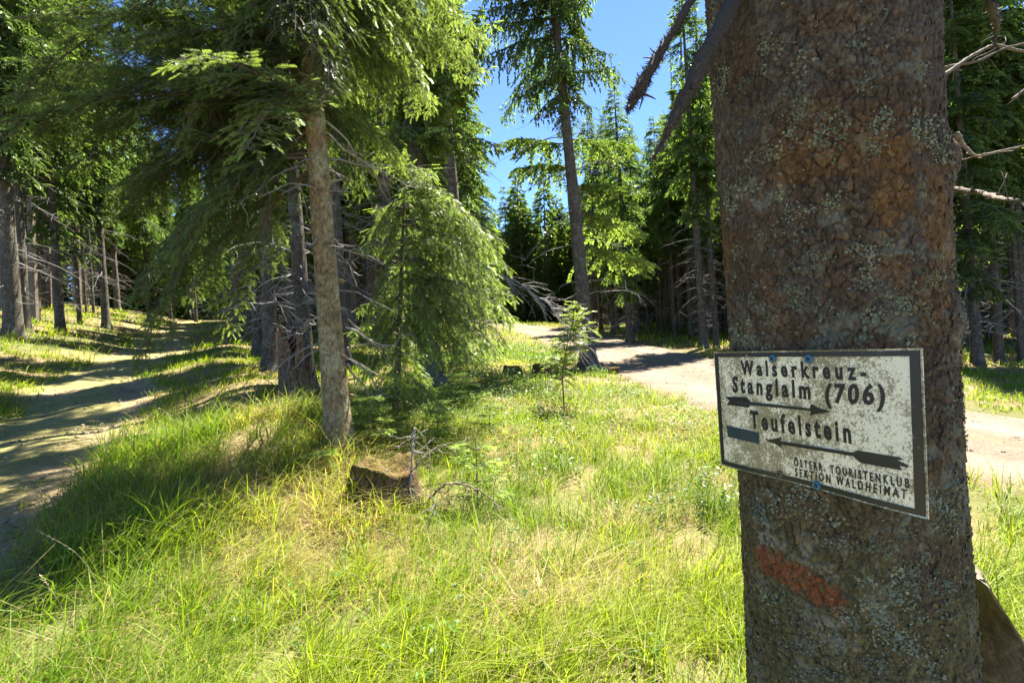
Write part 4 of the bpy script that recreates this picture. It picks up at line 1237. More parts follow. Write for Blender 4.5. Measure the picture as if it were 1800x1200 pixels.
    def poly(name, pix, mat, depth=0.0012):
        q = np.array([uv(*p) for p in pix]); n = len(q)
        v = np.concatenate([bil(q[:, 0], q[:, 1], depth), bil(q[:, 0], q[:, 1], 0.0002)])
        me = bpy.data.meshes.new(name)
        me.from_pydata([tuple(a) for a in v], [], [list(range(n))] + [[k, n + k, n + (k + 1) % n, (k + 1) % n] for k in range(n)])
        me.materials.append(mat); me.update()
        return link(name, me, t)
    poly('arrow', [(1275, 697), (1300, 697), (1313, 698), (1320, 706), (1423, 718), (1425, 710), (1436, 716), (1456, 722), (1456, 725), (1436, 727), (1423, 730), (1425, 722), (1320, 712), (1316, 716), (1278, 711), (1284, 704)], lettering_mat)
    poly('arrow', [(1346, 773), (1368, 770), (1373, 769), (1369, 775), (1499, 795), (1508, 791), (1583, 803), (1590, 807), (1578, 808), (1599, 817), (1597, 821), (1582, 817), (1588, 826), (1515, 813), (1500, 801), (1371, 781), (1374, 788), (1364, 781)], lettering_mat)
    nA = 9; sA = np.linspace(0, 1, nA)[:, None]
    poly('sticker', list((np.array([1278, 747]) * (1 - sA) + np.array([1334, 760]) * sA)) + list((np.array([1335, 780]) * (1 - sA) + np.array([1280, 767]) * sA)), plain_mat('teal_sticker', (0.012, 0.036, 0.046), 0.4), 0.0012)
    blue = plain_mat('blue_plastic', (0.03, 0.14, 0.22), 0.4); dirty = plain_mat('grimy_plastic', (0.10, 0.10, 0.06), 0.6); steel = plain_mat('rusty_nail', (0.03, 0.028, 0.027), 0.5, 0.4)
    for px, py, rad, mt in ((1359, 630, 0.0072, blue), (1422, 631, 0.0085, blue), (1434, 853, 0.0078, blue), (1369, 833, 0.0066, dirty)):
        u0 = uv(px, py); c = bil(np.array([u0[0]]), np.array([u0[1]]), 0.0)[0]
        mb = MB(); K = 20; an = np.arange(K) / K * 2 * np.pi
        prof = [(1.0, 0.0), (1.0, 0.0022), (0.85, 0.0042), (0.5, 0.0044), (0.42, 0.0034)]
        v = np.concatenate([c + nrm * hgt + rad * rf * (np.cos(an)[:, None] * eu + np.sin(an)[:, None] * ev) for rf, hgt in prof])
        qd = [(a * K + k, a * K + (k + 1) % K, (a + 1) * K + (k + 1) % K, (a + 1) * K + k) for a in range(len(prof) - 1) for k in range(K)]
        mb.add(v, None, qd, 0)
        w = mb.build('nail_washer', mt, t, True)
        mb = MB(); v = np.concatenate([c + nrm * hgt + rad * rf * (np.cos(an)[:, None] * eu + np.sin(an)[:, None] * ev) for rf, hgt in ((0.42, 0.003), (0.40, 0.0046), (0.2, 0.0052))])
        qd = [(a * K + k, a * K + (k + 1) % K, (a + 1) * K + (k + 1) % K, (a + 1) * K + k) for a in range(2) for k in range(K)]
        v = np.vstack([v, c + nrm * 0.0053]); mb.add(v, [(2 * K + k, 2 * K + (k + 1) % K, 3 * K) for k in range(K)], qd, 0)
        mb.build('nail_head', steel, w, True)
    return t
build_sign()

# ------------------------------------------------------------------ standing trees one can tell apart
LEAN = -0.030
def px_r(w, y): return w / 2 / F * y

def place_tree(px, py, w, proto, label, height=None, group=None, lean=LEAN, seed=0, sc=None):
    p = gp(px, py)
    Ht, r0, _ = PROTO[proto]
    r = px_r(w, p.y) / 0.93 * math.cos(math.atan2(p.x, p.y))
    s = r / r0 * 0.92; sz = (height or Ht) / Ht; tsc = max(0.8, min(1.25, sc or sz))
    t = thing('spruce_tree', label, 'spruce', (p.x, p.y, p.z - 0.02), group)
    tm, cm = PROTO[proto][2]
    for nm, me in (('trunk', tm), ('crown', cm)):
        o = link(nm, me, t)
        if nm == 'trunk': o.scale = (s / tsc, s / tsc, 1)
    t.rotation_mode = 'ZYX'
    t.rotation_euler = (0, math.atan(lean), random.Random(seed * 7 + px).random() * 6.28)
    t.scale = (max(0.8, min(1.25, sc or sz)), max(0.8, min(1.25, sc or sz)), sz)
    TREES.append((p.x, p.y))
    return t
TREES = [(0.7, 1.1)]

place_tree(25, 592, 38, 0, 'thickest dark spruce trunk standing on the bank across the track', 18, seed=1)
place_tree(46, 585, 20, 1, 'dark spruce half hidden behind the thickest trunk across the track', 18, seed=2)
place_tree(107, 586, 19, 2, 'dark slender spruce in shade on the bank across the track, with a pale upper stem', 17, seed=3)
place_tree(187, 578, 16, 1, 'straight dark spruce across the track, partly behind the hanging boughs', 19, seed=4)
place_tree(140, 570, 9, 2, 'thin grey spruce stem with sunlit flank between the two dark trunks across the track', 15, seed=5)
place_tree(62, 556, 8, 4, 'pale sunlit thin spruce stem far across the track', 16, 'pale far stems across the track', seed=6)
place_tree(49, 556, 6, 4, 'pale sunlit thin spruce stem far across the track', 16, 'pale far stems across the track', seed=7)
place_tree(165, 553, 6, 4, 'pale sunlit thin spruce stem far across the track', 16, 'pale far stems across the track', seed=8)
place_tree(152, 553, 5, 4, 'pale sunlit thin spruce stem far across the track', 16, 'pale far stems across the track', seed=9)
place_tree(697, 634, 21, 5, 'slim grey spruce seen through the dead branches beside the brown trunk', 17, seed=13)
place_tree(850, 592, 12, 3, 'small dark spruce stem standing where the far road disappears', 12, seed=14)
place_tree(1108, 600, 14, 3, 'brown spruce with sunlit yellowish boughs at the far edge of the gravel road', 11.5, seed=15)
place_tree(1238, 612, 16, 5, 'tall straight grey spruce with bare lower trunk beyond the road beside the big trunk', 14.5, seed=16)
place_tree(1260, 612, 11, 5, 'thinner brown spruce just behind the tall straight one beyond the road', 13, seed=17)
place_tree(1757, 638, 20, 0, 'blurry grey spruce trunk standing beyond the road past the sign', 17, seed=18)
place_tree(1722, 632, 9, 4, 'dark thin spruce stem between the signed trunk and the blurry grey one', 16, seed=19)
place_tree(1795, 636, 12, 1, 'dark spruce at the picture edge beyond the road past the sign', 16, seed=20)

def own_tree(px, py, w, top, Ht, label, seed, mat, crown=None, dead=30, dead0=0.6, dead1=4.5, dlen=(0.3, 1.4), sides=16, gd=None):
    """tree with its own meshes; top = pixel its axis passes through higher up. returns thing, centre(h) local, radius(h)"""
    p = gp(px, py); rng = np.random.default_rng(seed)
    a = unproj(top[0], top[1], p.y)
    lx = (a.x - p.x) / (a.z - p.z)
    t = thing('spruce_tree', label, 'spruce', tuple(p))
    c = lean_curve(lx, 0, 0.02)
    r = px_r(w, p.y) * math.cos(math.atan2(p.x, p.y))
    tm = MB(); rad = trunk_mesh(tm, rng, c, r * 1.04, Ht, sides, 0.6, 0.09)
    # branch stubs and knots low on the trunk
    for k in range(44):
        h = rng.uniform(0.3, 5.0); az = rng.random() * 6.28; d = np.array([math.cos(az), math.sin(az), -0.15])
        q0 = c(h) + d * rad(h) * 0.85; L = rng.uniform(0.03, 0.10)
        v, q, tt = tube(np.array([q0, q0 + d * L * 0.6, q0 + d * L]), [0.024, 0.011, 0.006], 6); tm.add(v, tt, q, 0)
    tm.build('trunk', mat, t, True)
    if crown:
        cm = MB(); dead_mesh(cm, rng, c, rad, dead0, dead1, dead, *dlen)
        crown_mesh(cm, rng, c, crown['h0'], Ht, crown['R'], crown['hang'], crown.get('q', 'mid'), crown.get('gap', 0.1), crown.get('bias'), crown.get('whorl', 0.45), ctint=crown.get('tint', (1, 1, 1)))
        for args in crown.get('extra', []):
            hero_bough(cm, rng, p, c, *args)
        cm.build('crown', [M_NEEDLE, M_TWIG], t)
    TREES.append((p.x, p.y))
    return t, c, rad, p

def hero_bough(cm, rng, p, c, start_py, end, droop, hang, light, fine=True, lat=0.40, s0=0.12, dark=False):
    """bough from the trunk (at image row start_py) to pixel end=(px,py,depth)"""
    hz = EYE + (600 - start_py) / F * p.y - p.z
    a = np.array(c(max(0.6, hz))); b = np.array(unproj(*end)) - np.array(p)
    A = wob(rng, a, b, 11, 0.03)
    A[:, 2] += droop * 4 * np.linspace(0, 1, 11) * (1 - np.linspace(0, 1, 11)) * np.linalg.norm(b - a)
    cb, ct = (CB_L, CT_L) if light else (CB * 1.1, CT * 1.1)  # light boughs carry a sunlit look in their colour, dark ones canopy shade
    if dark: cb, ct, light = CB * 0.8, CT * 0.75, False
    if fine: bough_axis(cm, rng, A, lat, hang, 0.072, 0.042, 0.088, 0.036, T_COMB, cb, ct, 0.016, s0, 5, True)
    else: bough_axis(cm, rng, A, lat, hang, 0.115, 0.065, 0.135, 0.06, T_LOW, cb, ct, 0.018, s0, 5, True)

# brown-barked spruce in the middle left
A_extra = [
    # dark boughs reaching out over the track towards the camera
    (120, (70, 235, 4.2), 0.10, 0.35, False), (60, (150, 115, 3.9), 0.10, 0.35, False), (180, (310, 105, 3.3), 0.10, 0.3, True), (230, (190, 335, 4.4), 0.12, 0.4, False),
    (210, (335, 380, 4.3), 0.03, 0.5, False, True, 0.22), (150, (430, 265, 3.6), 0.12, 0.3, True), (280, (395, 575, 4.9), 0.10, 0.45, True, True, 0.24), (-80, (210, 25, 4.0), 0.1, 0.3, False),
    (250, (275, 450, 4.5), 0.12, 0.6, False, True, 0.32), (140, (120, 300, 4.8), 0.12, 0.4, False), 
    (260, (232, 520, 4.0), 0.16, 0.6, False, True, 0.32), (270, (240, 640, 4.1), 0.22, 0.6, False, True, 0.32), (200, (440, 180, 3.9), 0.1, 0.4, False), (300, (330, 520, 5.0), 0.12, 0.5, False, True, 0.22), (170, (480, 330, 4.6), 0.1, 0.4, False, True, 0.22),
    (80, (380, 300, 5.2), 0.1, 0.6, False, True, 0.22),
    # curtains on the sunny side, sunlight put into their needle colour
    (0, (700, 130, 5.6), 0.08, 1.0, True), (-60, (790, 95, 6.2), 0.08, 1.1, True), (100, (655, 225, 5.6), 0.08, 0.9, True), (-120, (640, 50, 5.2), 0.08, 1.1, True), (-150, (850, 70, 6.6), 0.06, 1.2, True),
    (30, (760, 185, 6.4), 0.08, 1.1, True), (-90, (720, 20, 5.8), 0.06, 1.1, True), (-130, (790, 10, 6.4), 0.06, 1.1, True), (150, (700, 290, 6.0), 0.06, 0.8, True), (60, (610, 120, 5.3), 0.06, 0.8, False), (130, (640, 330, 5.7), 0.04, 0.9, False),
]
_r = np.random.default_rng(44)
for _q in range(11):
    A_extra.append((_r.uniform(-200, 200), (_r.uniform(-40, 470), _r.uniform(-80, 250), _r.uniform(3.4, 5.2)), 0.09, _r.uniform(0.3, 0.7), False, True, 0.30, 0.12, True))
for _q in range(10):
    A_extra.append((_r.uniform(60, 300), (_r.uniform(200, 420), _r.uniform(240, 400), _r.uniform(4.3, 5.6)), 0.08, _r.uniform(0.5, 0.9), False, True, 0.30, 0.12, True))
for _q in range(6):
    A_extra.append((_r.uniform(-200, -60), (_r.uniform(480, 600), _r.uniform(20, 200), _r.uniform(3.9, 4.4)), 0.05, _r.uniform(0.6, 1.0), False, True, 0.30, 0.12, True))
for _k in range(9):
    A_extra.append((_r.uniform(-160, 260), (_r.uniform(-60, 520), _r.uniform(-60, 340), _r.uniform(4.0, 6.8)), 0.08, _r.uniform(0.25, 0.6), False))
for _k in range(16):
    A_extra.append((_r.uniform(-160, 120), (_r.uniform(600, 850), _r.uniform(-60, 230), _r.uniform(5.2, 6.8)), 0.07, _r.uniform(0.9, 1.2), True))
B_extra = [(_r.uniform(-60, 380), (_r.uniform(640, 885), _r.uniform(-20, 260), _r.uniform(8.6, 10.2)), 0.05, _r.uniform(0.8, 1.1), bool(_r.random() < 0.8), False) for _k in range(16)]
random.seed(4)
tA, cA, rA, pA = own_tree(597, 800, 44, (533, 0), 12.5, 'brown-barked spruce with stub knots standing behind the mossy stump', 11, M_BARKW,
    dict(h0=9.0, R=1.3, hang=0.8, q='mid', gap=0.4, extra=A_extra), 26, 0.8, 3.6, (0.2, 0.9), 22)
tB, cB_, rB, pB = own_tree(757, 680, 40, (728, 200), 17, 'dark mossy spruce behind the bright drooping young spruce', 12, M_BARKD,
    dict(h0=9.0, R=1.5, hang=1.0, q='mid', gap=0.2, extra=[(250, (880, 255, 9.2), 0.06, 0.9, True, False), (230, (800, 235, 8.6), 0.06, 0.8, True, False), (150, (860, 120, 9.0), 0.05, 1.1, True, False), (190, (690, 260, 8.6), 0.05, 0.8, False, False), (330, (880, 420, 9.4), 0.05, 0.8, True, False), (80, (870, 40, 9.2), 0.05, 1.1, True, False)] + B_extra), 40, 0.6, 5.0, (0.4, 1.8))
tK, cK, rK, pK = own_tree(815, 640, 26, (783, 200), 18, 'slim dark spruce with a pale twiggy dead bough, behind the dark mossy one', 13, M_BARK,
    dict(h0=10.0, R=1.6, hang=0.9, q='mid', gap=0.25), 40, 1.0, 6.0, (0.4, 1.8))
tL, cL, rL, pL = own_tree(1036, 645, 26, (995, 230), 14.5, 'tall spruce with bare dark trunk and drooping curtains, standing alone by the road bend', 14, M_BARK,
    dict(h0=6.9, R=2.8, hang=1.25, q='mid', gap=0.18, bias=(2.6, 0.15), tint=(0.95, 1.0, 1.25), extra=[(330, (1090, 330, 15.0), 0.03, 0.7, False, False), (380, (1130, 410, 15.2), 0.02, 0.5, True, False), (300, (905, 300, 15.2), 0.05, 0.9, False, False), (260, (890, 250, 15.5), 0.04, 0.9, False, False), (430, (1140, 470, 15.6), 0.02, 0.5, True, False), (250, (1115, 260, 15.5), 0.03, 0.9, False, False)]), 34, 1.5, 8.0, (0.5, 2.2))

for (bx, by, bw, tp, hh, lab, sd) in ((418, 597, 21, (404, 300), 13.5, 'grey-brown spruce at the end of the row behind the brown trunk, nearest the track', 21), (478, 655, 27, (458, 250), 13, 'grey spruce with pale lower bark on the grassy bank, second behind the brown trunk', 22), (541, 683, 29, (508, 250), 12.8, 'dark lichen-speckled spruce right behind the brown trunk and the rotten snag', 23)):
    own_tree(bx, by, bw, tp, hh, lab, sd, M_BARK, dict(h0=6.8, R=1.4, hang=0.7, q='mid', gap=0.3), 60, 0.9, 6.0, (0.5, 1.9))

# pale dead bough of the slim dark spruce, hanging towards the road
def dead_bough():
    rng = np.random.default_rng(31); mb = MB(); o = np.array(pK)
    P0 = np.array(unproj(818, 470, pK.y)); P1 = np.array(unproj(905, 492, 9.6)); P2 = np.array(unproj(960, 530, 9.2)); P3 = np.array(unproj(1000, 590, 8.9))
    main = np.vstack([wob(rng, P0, P1, 7, 0.02), wob(rng, P1, P2, 6, 0.03)[1:], wob(rng, P2, P3, 6, 0.04)[1:]])
    v, q, t = tube(main - o, np.linspace(0.020, 0.004, len(main)), 5); mb.add(v, t, q, 0, DEADC)
    for k in range(46):
        i = int(rng.integers(4, len(main))); L = rng.uniform(0.25, 0.9)
        e = np.array([rng.uniform(0.1, 0.9), rng.normal(0, 0.35), -rng.uniform(0.1, 0.9)]); e = unit(e) * L
        pp = wob(rng, main[i], main[i] + e, 7, 0.05, -0.04); c = DEADC * rng.uniform(0.8, 1.6)
        v, q, t = tube(pp - o, np.linspace(0.007, 0.002, 7), 4); mb.add(v, t, q, 0, c)
        for j in range(4):
            ii = int(rng.integers(2, 7)); e2 = unit(e + rng.normal(0, 0.5, 3) * L) * rng.uniform(0.08, 0.3)
            v, q, t = tube(wob(rng, pp[ii], pp[ii] + e2, 4, 0.06) - o, np.linspace(0.004, 0.0015, 4), 3); mb.add(v, t, q, 0, c)
    tag(mb.build('dead_bough', M_TWIG, tK), 'pale grey twiggy dead bough hanging towards the road')
dead_bough()

# bright dead sticks beside the brown trunk
def side_sticks():
    rng = np.random.default_rng(33); o = np.array(pA)
    for st, en in (((612, 560), (690, 640, 5.6)), ((612, 640), (655, 695, 5.8)), ((608, 575), (700, 610, 5.5)), ((575, 215), (680, 330, 5.6)), ((578, 235), (672, 300, 5.4)), ((612, 610), (700, 700, 6.2)), ((555, 560), (520, 585, 5.7)), ((585, 555), (540, 575, 5.6))):
        P0 = np.array(unproj(st[0], st[1], pA.y)); P1 = np.array(unproj(*en)); mb = MB()
        m = wob(rng, P0, P1, 9, 0.04, 0.03); c = DEADC * rng.uniform(0.7, 1.3)
        v, q, t = tube(m - o, np.linspace(0.012, 0.004, 9), 5); mb.add(v, t, q, 0, c)
        for k in range(9):
            i = int(rng.integers(2, 9)); e = (P1 - P0) * 0.3 + rng.normal(0, 0.12, 3); e[2] -= 0.08
            v, q, t = tube(wob(rng, m[i], m[i] + e, 5, 0.08) - o, np.linspace(0.005, 0.0018, 5), 3); mb.add(v, t, q, 0, c)
        mb.build('dead_branch', M_TWIG, tA)
side_sticks()

# ------------------------------------------------------------------ bright drooping young spruce
def young_spruce():
    rng = np.random.default_rng(41)
    p = gp(745, 700); D = 6.3
    top = np.array(unproj(713, 288, D)); base = np.array([p.x, D, h1(p.x, D)])
    t = thing('young_spruce', 'young spruce with bright yellow-green drooping boughs in full sun', 'spruce', tuple(base))
    Ht = top[2] - base[2]; lx = (top[0] - base[0]) / Ht
    c = lean_curve(lx, 0)
    tm = MB(); trunk_mesh(tm, rng, c, 0.05, Ht + 0.05, 8, 0.2); tm.build('trunk', M_BARK, t, True)
    cm = MB(); o = base
    h = 0.7
    while h < Ht - 0.1:
        f = 1 - h / Ht
        for k in range(3):
            az = rng.random() * 6.28
            Lr = (0.95 * f ** 0.6 * (1 + 0.55 * math.cos(az)) * rng.uniform(0.4, 1.4) + 0.2)
            if h < 0.9: Lr *= 0.7
            a = np.array(c(h)); d = np.array([math.cos(az), math.sin(az) * 0.8, 0.15 - 0.75 * f])
            A = wob(rng, a, a + d * Lr, 8, 0.03, -0.06)
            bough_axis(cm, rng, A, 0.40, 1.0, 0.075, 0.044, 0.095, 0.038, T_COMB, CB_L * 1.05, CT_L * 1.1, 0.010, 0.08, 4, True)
        h += 0.22
    for en in ((880, 425), (905, 520), (900, 560), (860, 600), (830, 380), (850, 640), (780, 640), (650, 600), (810, 470), (760, 560), (700, 660), (790, 520), (840, 440), (870, 480), (820, 560), (660, 520), (680, 450), (740, 620), (890, 600), (800, 620), (770, 330), (800, 350), (840, 400), (870, 440), (895, 470), (905, 560), (880, 620), (850, 500), (650, 430), (640, 560), (655, 640)):
        hz = max(0.5, EYE + (600 - en[1] + 90) / F * D - base[2]); a = np.array(c(min(hz, Ht * 0.9))); b = np.array(unproj(en[0], en[1], D - rng.uniform(0.0, 0.9))) - o
        A = wob(rng, a, b, 9, 0.03, -0.10)
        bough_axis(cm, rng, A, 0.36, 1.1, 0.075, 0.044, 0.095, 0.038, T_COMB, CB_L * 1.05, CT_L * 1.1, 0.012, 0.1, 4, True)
    v, q, tt = tube(np.array([c(Ht - 0.2), c(Ht), c(Ht + 0.1)]), [0.008, 0.005, 0.002], 5); cm.add(v, tt, q, 1, WOOD)
    A = np.array([c(Ht - 0.35), c(Ht - 0.1), c(Ht + 0.08)])
    bough_axis(cm, rng, A, 0.4, 0.0, 0.07, 0.05, 0.09, 0.04, T_COMB, CB_L, CT_L, 0.006, 0.0, 4, True)
    cm.build('crown', [M_NEEDLE, M_TWIG], t)
    TREES.append((p.x, p.y))
young_spruce()

def seedling(px, py, toppx, toppy, label, dense=1.0, light=True, spread=0.5, seed=0):
    rng = np.random.default_rng(seed); p = np.array(gp(px, py)); top = np.array(unproj(toppx, toppy, p[1]))
    t = thing('spruce_seedling', label, 'seedling', tuple(p))
    Ht = top[2] - p[2]; lx = (top[0] - p[0]) / Ht; c = lean_curve(lx, 0)
    sm = MB(); pts = np.array([c(s) for s in np.linspace(-0.05, Ht, 8)]); v, q, tt = tube(pts, np.linspace(0.009, 0.003, 8), 6); sm.add(v, tt, q, 0, WOOD); sm.build('stem', M_TWIG, t, True)
    cm = MB(); h = 0.08
    while h < Ht:
        f = 1 - h / Ht
        for k in range(int(4 * dense) + 1):
            az = rng.random() * 6.28; L = spread * Ht * (0.25 + 0.75 * f) * rng.uniform(0.6, 1.1)
            a = np.array(c(h)); A = wob(rng, a, a + np.array([math.cos(az), math.sin(az), 0.18]) * L, 6, 0.03, -0.04)
            bough_axis(cm, rng, A, 0.35, 0.1, 0.06, 0.04, 0.06, 0.028, T_COMB, CB_L if light else CB, CT_L if light else CT, 0.004, 0.12, 3, False)
        h += 0.11 / dense
    cm.build('crown', [M_NEEDLE, M_TWIG], t)
seedling(840, 892, 836, 768, 'sparse little spruce seedling with a dark stem right of the dead stick', 0.9, True, 0.62, 51)
seedling(650, 800, 648, 690, 'fresh green spruce seedling growing out behind the mossy stump', 1.0, True, 0.55, 52)
seedling(735, 725, 733, 660, 'bushy spruce seedling at the foot of the dark mossy spruce', 1.2, True, 0.9, 53)
seedling(690, 770, 700, 700, 'small dark green spruce seedling between stump and dark mossy spruce', 1.0, False, 0.8, 54)
seedling(805, 712, 806, 655, 'low spruce seedling under the bright drooping boughs', 1.2, True, 1.0, 55)

seedling(770, 790, 768, 715, 'pale green spruce seedling between the pale sapling and the bushy one', 1.1, True, 0.8, 56)
seedling(640, 745, 642, 680, 'spruce seedling pressed against the brown trunk, lowest of the fresh green ones', 1.1, True, 0.7, 57)
seedling(720, 800, 716, 738, 'broad low spruce seedling right behind the upright dead sapling', 1.2, True, 1.1, 58)
seedling(860, 760, 862, 705, 'small sunlit spruce seedling standing alone in the open meadow grass', 1.0, True, 0.8, 59)
seedling(575, 840, 570, 790, 'tiny spruce seedling in the dry grass before the brown trunk', 1.0, True, 0.7, 60)

# ------------------------------------------------------------------ rotten snag and stumps
def snag():
    rng = np.random.default_rng(61); p = np.array(gp(522, 692)); t = thing('rotten_snag', 'broken rotten brown snag with splintered wood beside the brown trunk', 'snag', tuple(p))
    r0 = px_r(46, p[1]); top = (692 - 575) / F * p[1]
    mb = MB(); na = 40; nz = 26; th = np.arange(na) / na * 2 * np.pi
    V = []; C = []
    rim = top * (0.55 + 0.45 * (fbm(np.stack([np.cos(th) * 1.3, np.sin(th) * 1.3, th * 0], 1), 3, 8) * 1.8 - 0.4))
    rim *= 1 + 0.2 * rng.random(na)
    for k in range(nz):
        f = k / (nz - 1)
        z = -0.12 + (rim + 0.12) * f
        rr = r0 * (1.35 - 0.5 * f ** 0.6) * (1 + 0.22 * (fbm(np.stack([np.cos(th) * 5, np.sin(th) * 5, z * 0.9], 1), 3, 9) - 0.5) + 0.10 * np.sin(th * 9 + z))
        V.append(np.stack([rr * np.cos(th) - 0.08 * z, rr * np.sin(th), z], 1)); C.append(np.repeat((0.6 + 0.7 * fbm(np.stack([np.cos(th) * 7, np.sin(th) * 7, z * 1.5], 1), 2, 10))[:, None], 3, 1))
    for k in range(6):
        f = k / 5; z = rim - 0.3 * f * top; rr = r0 * 0.72 * (1 - 0.4 * f)
        V.append(np.stack([rr * np.cos(th) - 0.08 * z, rr * np.sin(th), z], 1)); C.append(np.full((na, 3), 0.5))
    n = len(V); i = np.arange(n - 1)[:, None] * na; j = np.arange(na)[None]; j2 = (j + 1) % na
    mb.add(np.concatenate(V), None, np.stack([i + j, i + j2, i + na + j2, i + na + j], -1).reshape(-1, 4), 0, np.concatenate(C))
    mb.build('stump_shell', M_ROTTEN, t, False)
    sm = MB()
    for k in range(26):
        a = rng.random() * 6.28; q0 = np.array([math.cos(a) * r0 * 1.0, math.sin(a) * r0, rng.uniform(0.0, top * 0.5)]); L = rng.uniform(0.25, 0.7) * top
        d = np.array([math.cos(a) * 0.12 - 0.05, math.sin(a) * 0.12, 1.0]); e = q0 + d * L; sd = np.array([-math.sin(a), math.cos(a), 0]) * rng.uniform(0.01, 0.03); nn = np.array([math.cos(a), math.sin(a), 0]) * 0.012
        sm.add([q0 - sd, q0 + sd, e, q0 + nn - sd, q0 + nn + sd, e + nn * 0.5], [(0, 1, 2), (3, 5, 4)], [(0, 3, 4, 1), (1, 4, 5, 2), (2, 5, 3, 0)], 0, (rng.uniform(0.7, 1.5),) * 3)
    sm.build('splintered_wood', M_ROTTEN, t)
snag()

def stump(px, py, w_px, h_px, label, seed, moss=0.4, hollow=0.0):
    rng = np.random.default_rng(seed); p = np.array(gp(px, py)); t = thing('tree_stump', label, 'stump', (p[0], p[1], p[2]))
    r0 = px_r(w_px, p[1]); Hs = h_px / F * p[1]
    na = 48; th = np.arange(na) / na * 2 * np.pi; nz = 14; mb = MB(); V = []; C = []
    def moss_c(v, amt):
        m = fbm(v * (3 / max(r0, 0.08)), 3, seed); k = sstep(1 - amt - 0.12, 1 - amt + 0.08, m + 0.35 * sstep(Hs * 0.5, Hs, v[:, 2]))[:, None]
        w = np.array([0.55, 0.5, 0.43]) * (0.5 + fbm(v * (12 / max(r0, .08)) * np.array([1, 1, 0.25]), 3, seed + 2))[:, None]
        return w * (1 - k) + np.array([0.5, 0.6, 0.2]) * k
    lob = 0.16 * np.sin(th * 4 + seed) + 0.12 * np.sin(th * 7 + seed * 2)
    hgt = Hs * (0.95 + 0.35 * (fbm(np.stack([np.cos(th) * 1.5, np.sin(th) * 1.5, th * 0], 1), 3, seed + 5) - 0.5) * 2)
    for k in range(nz):
        f = k / (nz - 1); z = -0.1 + (hgt + 0.1) * f
        rr = r0 * (1 + (0.5 + lob) * (1 - f) ** 2.2 + lob * 0.25) * (1 + 0.16 * (fbm(np.stack([np.cos(th) * 6, np.sin(th) * 6, z * 2 / max(Hs, 0.1)], 1), 3, seed + 3) - 0.5))
        v = np.stack([rr * np.cos(th), rr * np.sin(th), z], 1); V.append(v); C.append(moss_c(v, moss))
    for k in range(1, 7):
        f = k / 6; rr = r0 * (1 - f * 0.98) * (1 + lob * 0.25); z = hgt * (1 - f) + Hs * f + 0.03 * (fbm(np.stack([np.cos(th) * 3 * (1 - f), np.sin(th) * 3 * (1 - f), th * 0 + k], 1), 3, seed + 6) - 0.5) - hollow * Hs * sstep(0.1, 0.6, f)
        v = np.stack([rr * np.cos(th), rr * np.sin(th), z], 1); V.append(v); C.append(moss_c(v, moss + 0.1))
    n = len(V); i = np.arange(n - 1)[:, None] * na; j = np.arange(na)[None]; j2 = (j + 1) % na
    mb.add(np.concatenate(V), None, np.stack([i + j, i + j2, i + na + j2, i + na + j], -1).reshape(-1, 4), 0, np.concatenate(C))
    mb.build('stump_body', M_ROTTEN, t, True)
stump(676, 882, 112, 66, 'large mossy rotten stump in tall grass in front of the brown trunk', 71, 0.25, 0.22)
stump(902, 660, 32, 17, 'low flat-topped stump in the grass, nearer the drooping young spruce than its twin', 72, 0.3)
stump(955, 660, 36, 20, 'low dark stump in the grass between its flat-topped twin and the rowan', 73, 0.3)
stump(1078, 655, 24, 10, 'small weathered stump at the road edge beside the tall bare trunk', 74, 0.2)
stump(882, 628, 14, 9, 'tiny reddish stump remnant in the grass near the far road', 75, 0.1)

# ------------------------------------------------------------------ dead sticks by the stump
def stick(name, label, pix, r0, r1, twigs, seed, tl=(0.06, 0.2), col=(0.26, 0.23, 0.19), down=0.3):
    rng = np.random.default_rng(seed); P = np.array([unproj(*q) for q in pix]); base = P[0].copy()
    s = np.linspace(0, len(P) - 1, 6 * len(P)); Q = np.stack([np.interp(s, np.arange(len(P)), P[:, k]) for k in range(3)], 1)
    for _ in range(6): Q[1:-1] = (Q[:-2] + 2 * Q[1:-1] + Q[2:]) / 4
    Q += rng.normal(0, 0.004, Q.shape); Q -= base
    mb = MB(); v, q, t = tube(Q, np.linspace(r0, r1, len(Q)), 6); mb.add(v, t, q, 0, col)
    for k in range(twigs):
        i = int(rng.integers(2, len(Q))); e = unit(rng.normal(0, 1, 3) + np.array([0, 0, -down])) * rng.uniform(*tl)
        pp = wob(rng, Q[i], Q[i] + e, 5, 0.08, 0.05); v, q, t = tube(pp, np.linspace(0.0035, 0.0012, 5), 4); mb.add(v, t, q, 0, np.array(col) * rng.uniform(0.7, 1.15))
        for j in range(2):
            e2 = unit(e + rng.normal(0, 0.08, 3)) * rng.uniform(0.03, 0.09); v, q, t = tube(wob(rng, pp[3], pp[3] + e2, 3, 0.05), [0.002, 0.0015, 0.001], 3); mb.add(v, t, q, 0, col)
    o = mb.build(name, M_TWIG, None, True, tuple(base)); return tag(o, label, 'dead stick')
dS = gp(720, 898).y
stick('dead_sapling', 'upright pale dead sapling with bare twigs beside the mossy stump', [(720, 900, dS), (721, 850, dS), (724, 800, dS), (728, 752, dS)], 0.011, 0.005, 26, 81, (0.06, 0.26))
stick('dead_branch', 'arched dark dead branch with fine twigs lying in the grass beside the pale sapling', [(752, 880, dS), (775, 853, dS - 0.05), (805, 848, dS - 0.1), (845, 862, dS - 0.15), (882, 893, dS - 0.2)], 0.009, 0.004, 30, 82, (0.05, 0.2), (0.17, 0.13, 0.09))
stick('dead_branch', 'thin pale arched twig in front of the mossy stump', [(600, 860, dS), (625, 838, dS - 0.05), (655, 826, dS - 0.08), (690, 840, dS - 0.05), (718, 862, dS)], 0.006, 0.004, 12, 83, (0.05, 0.16))
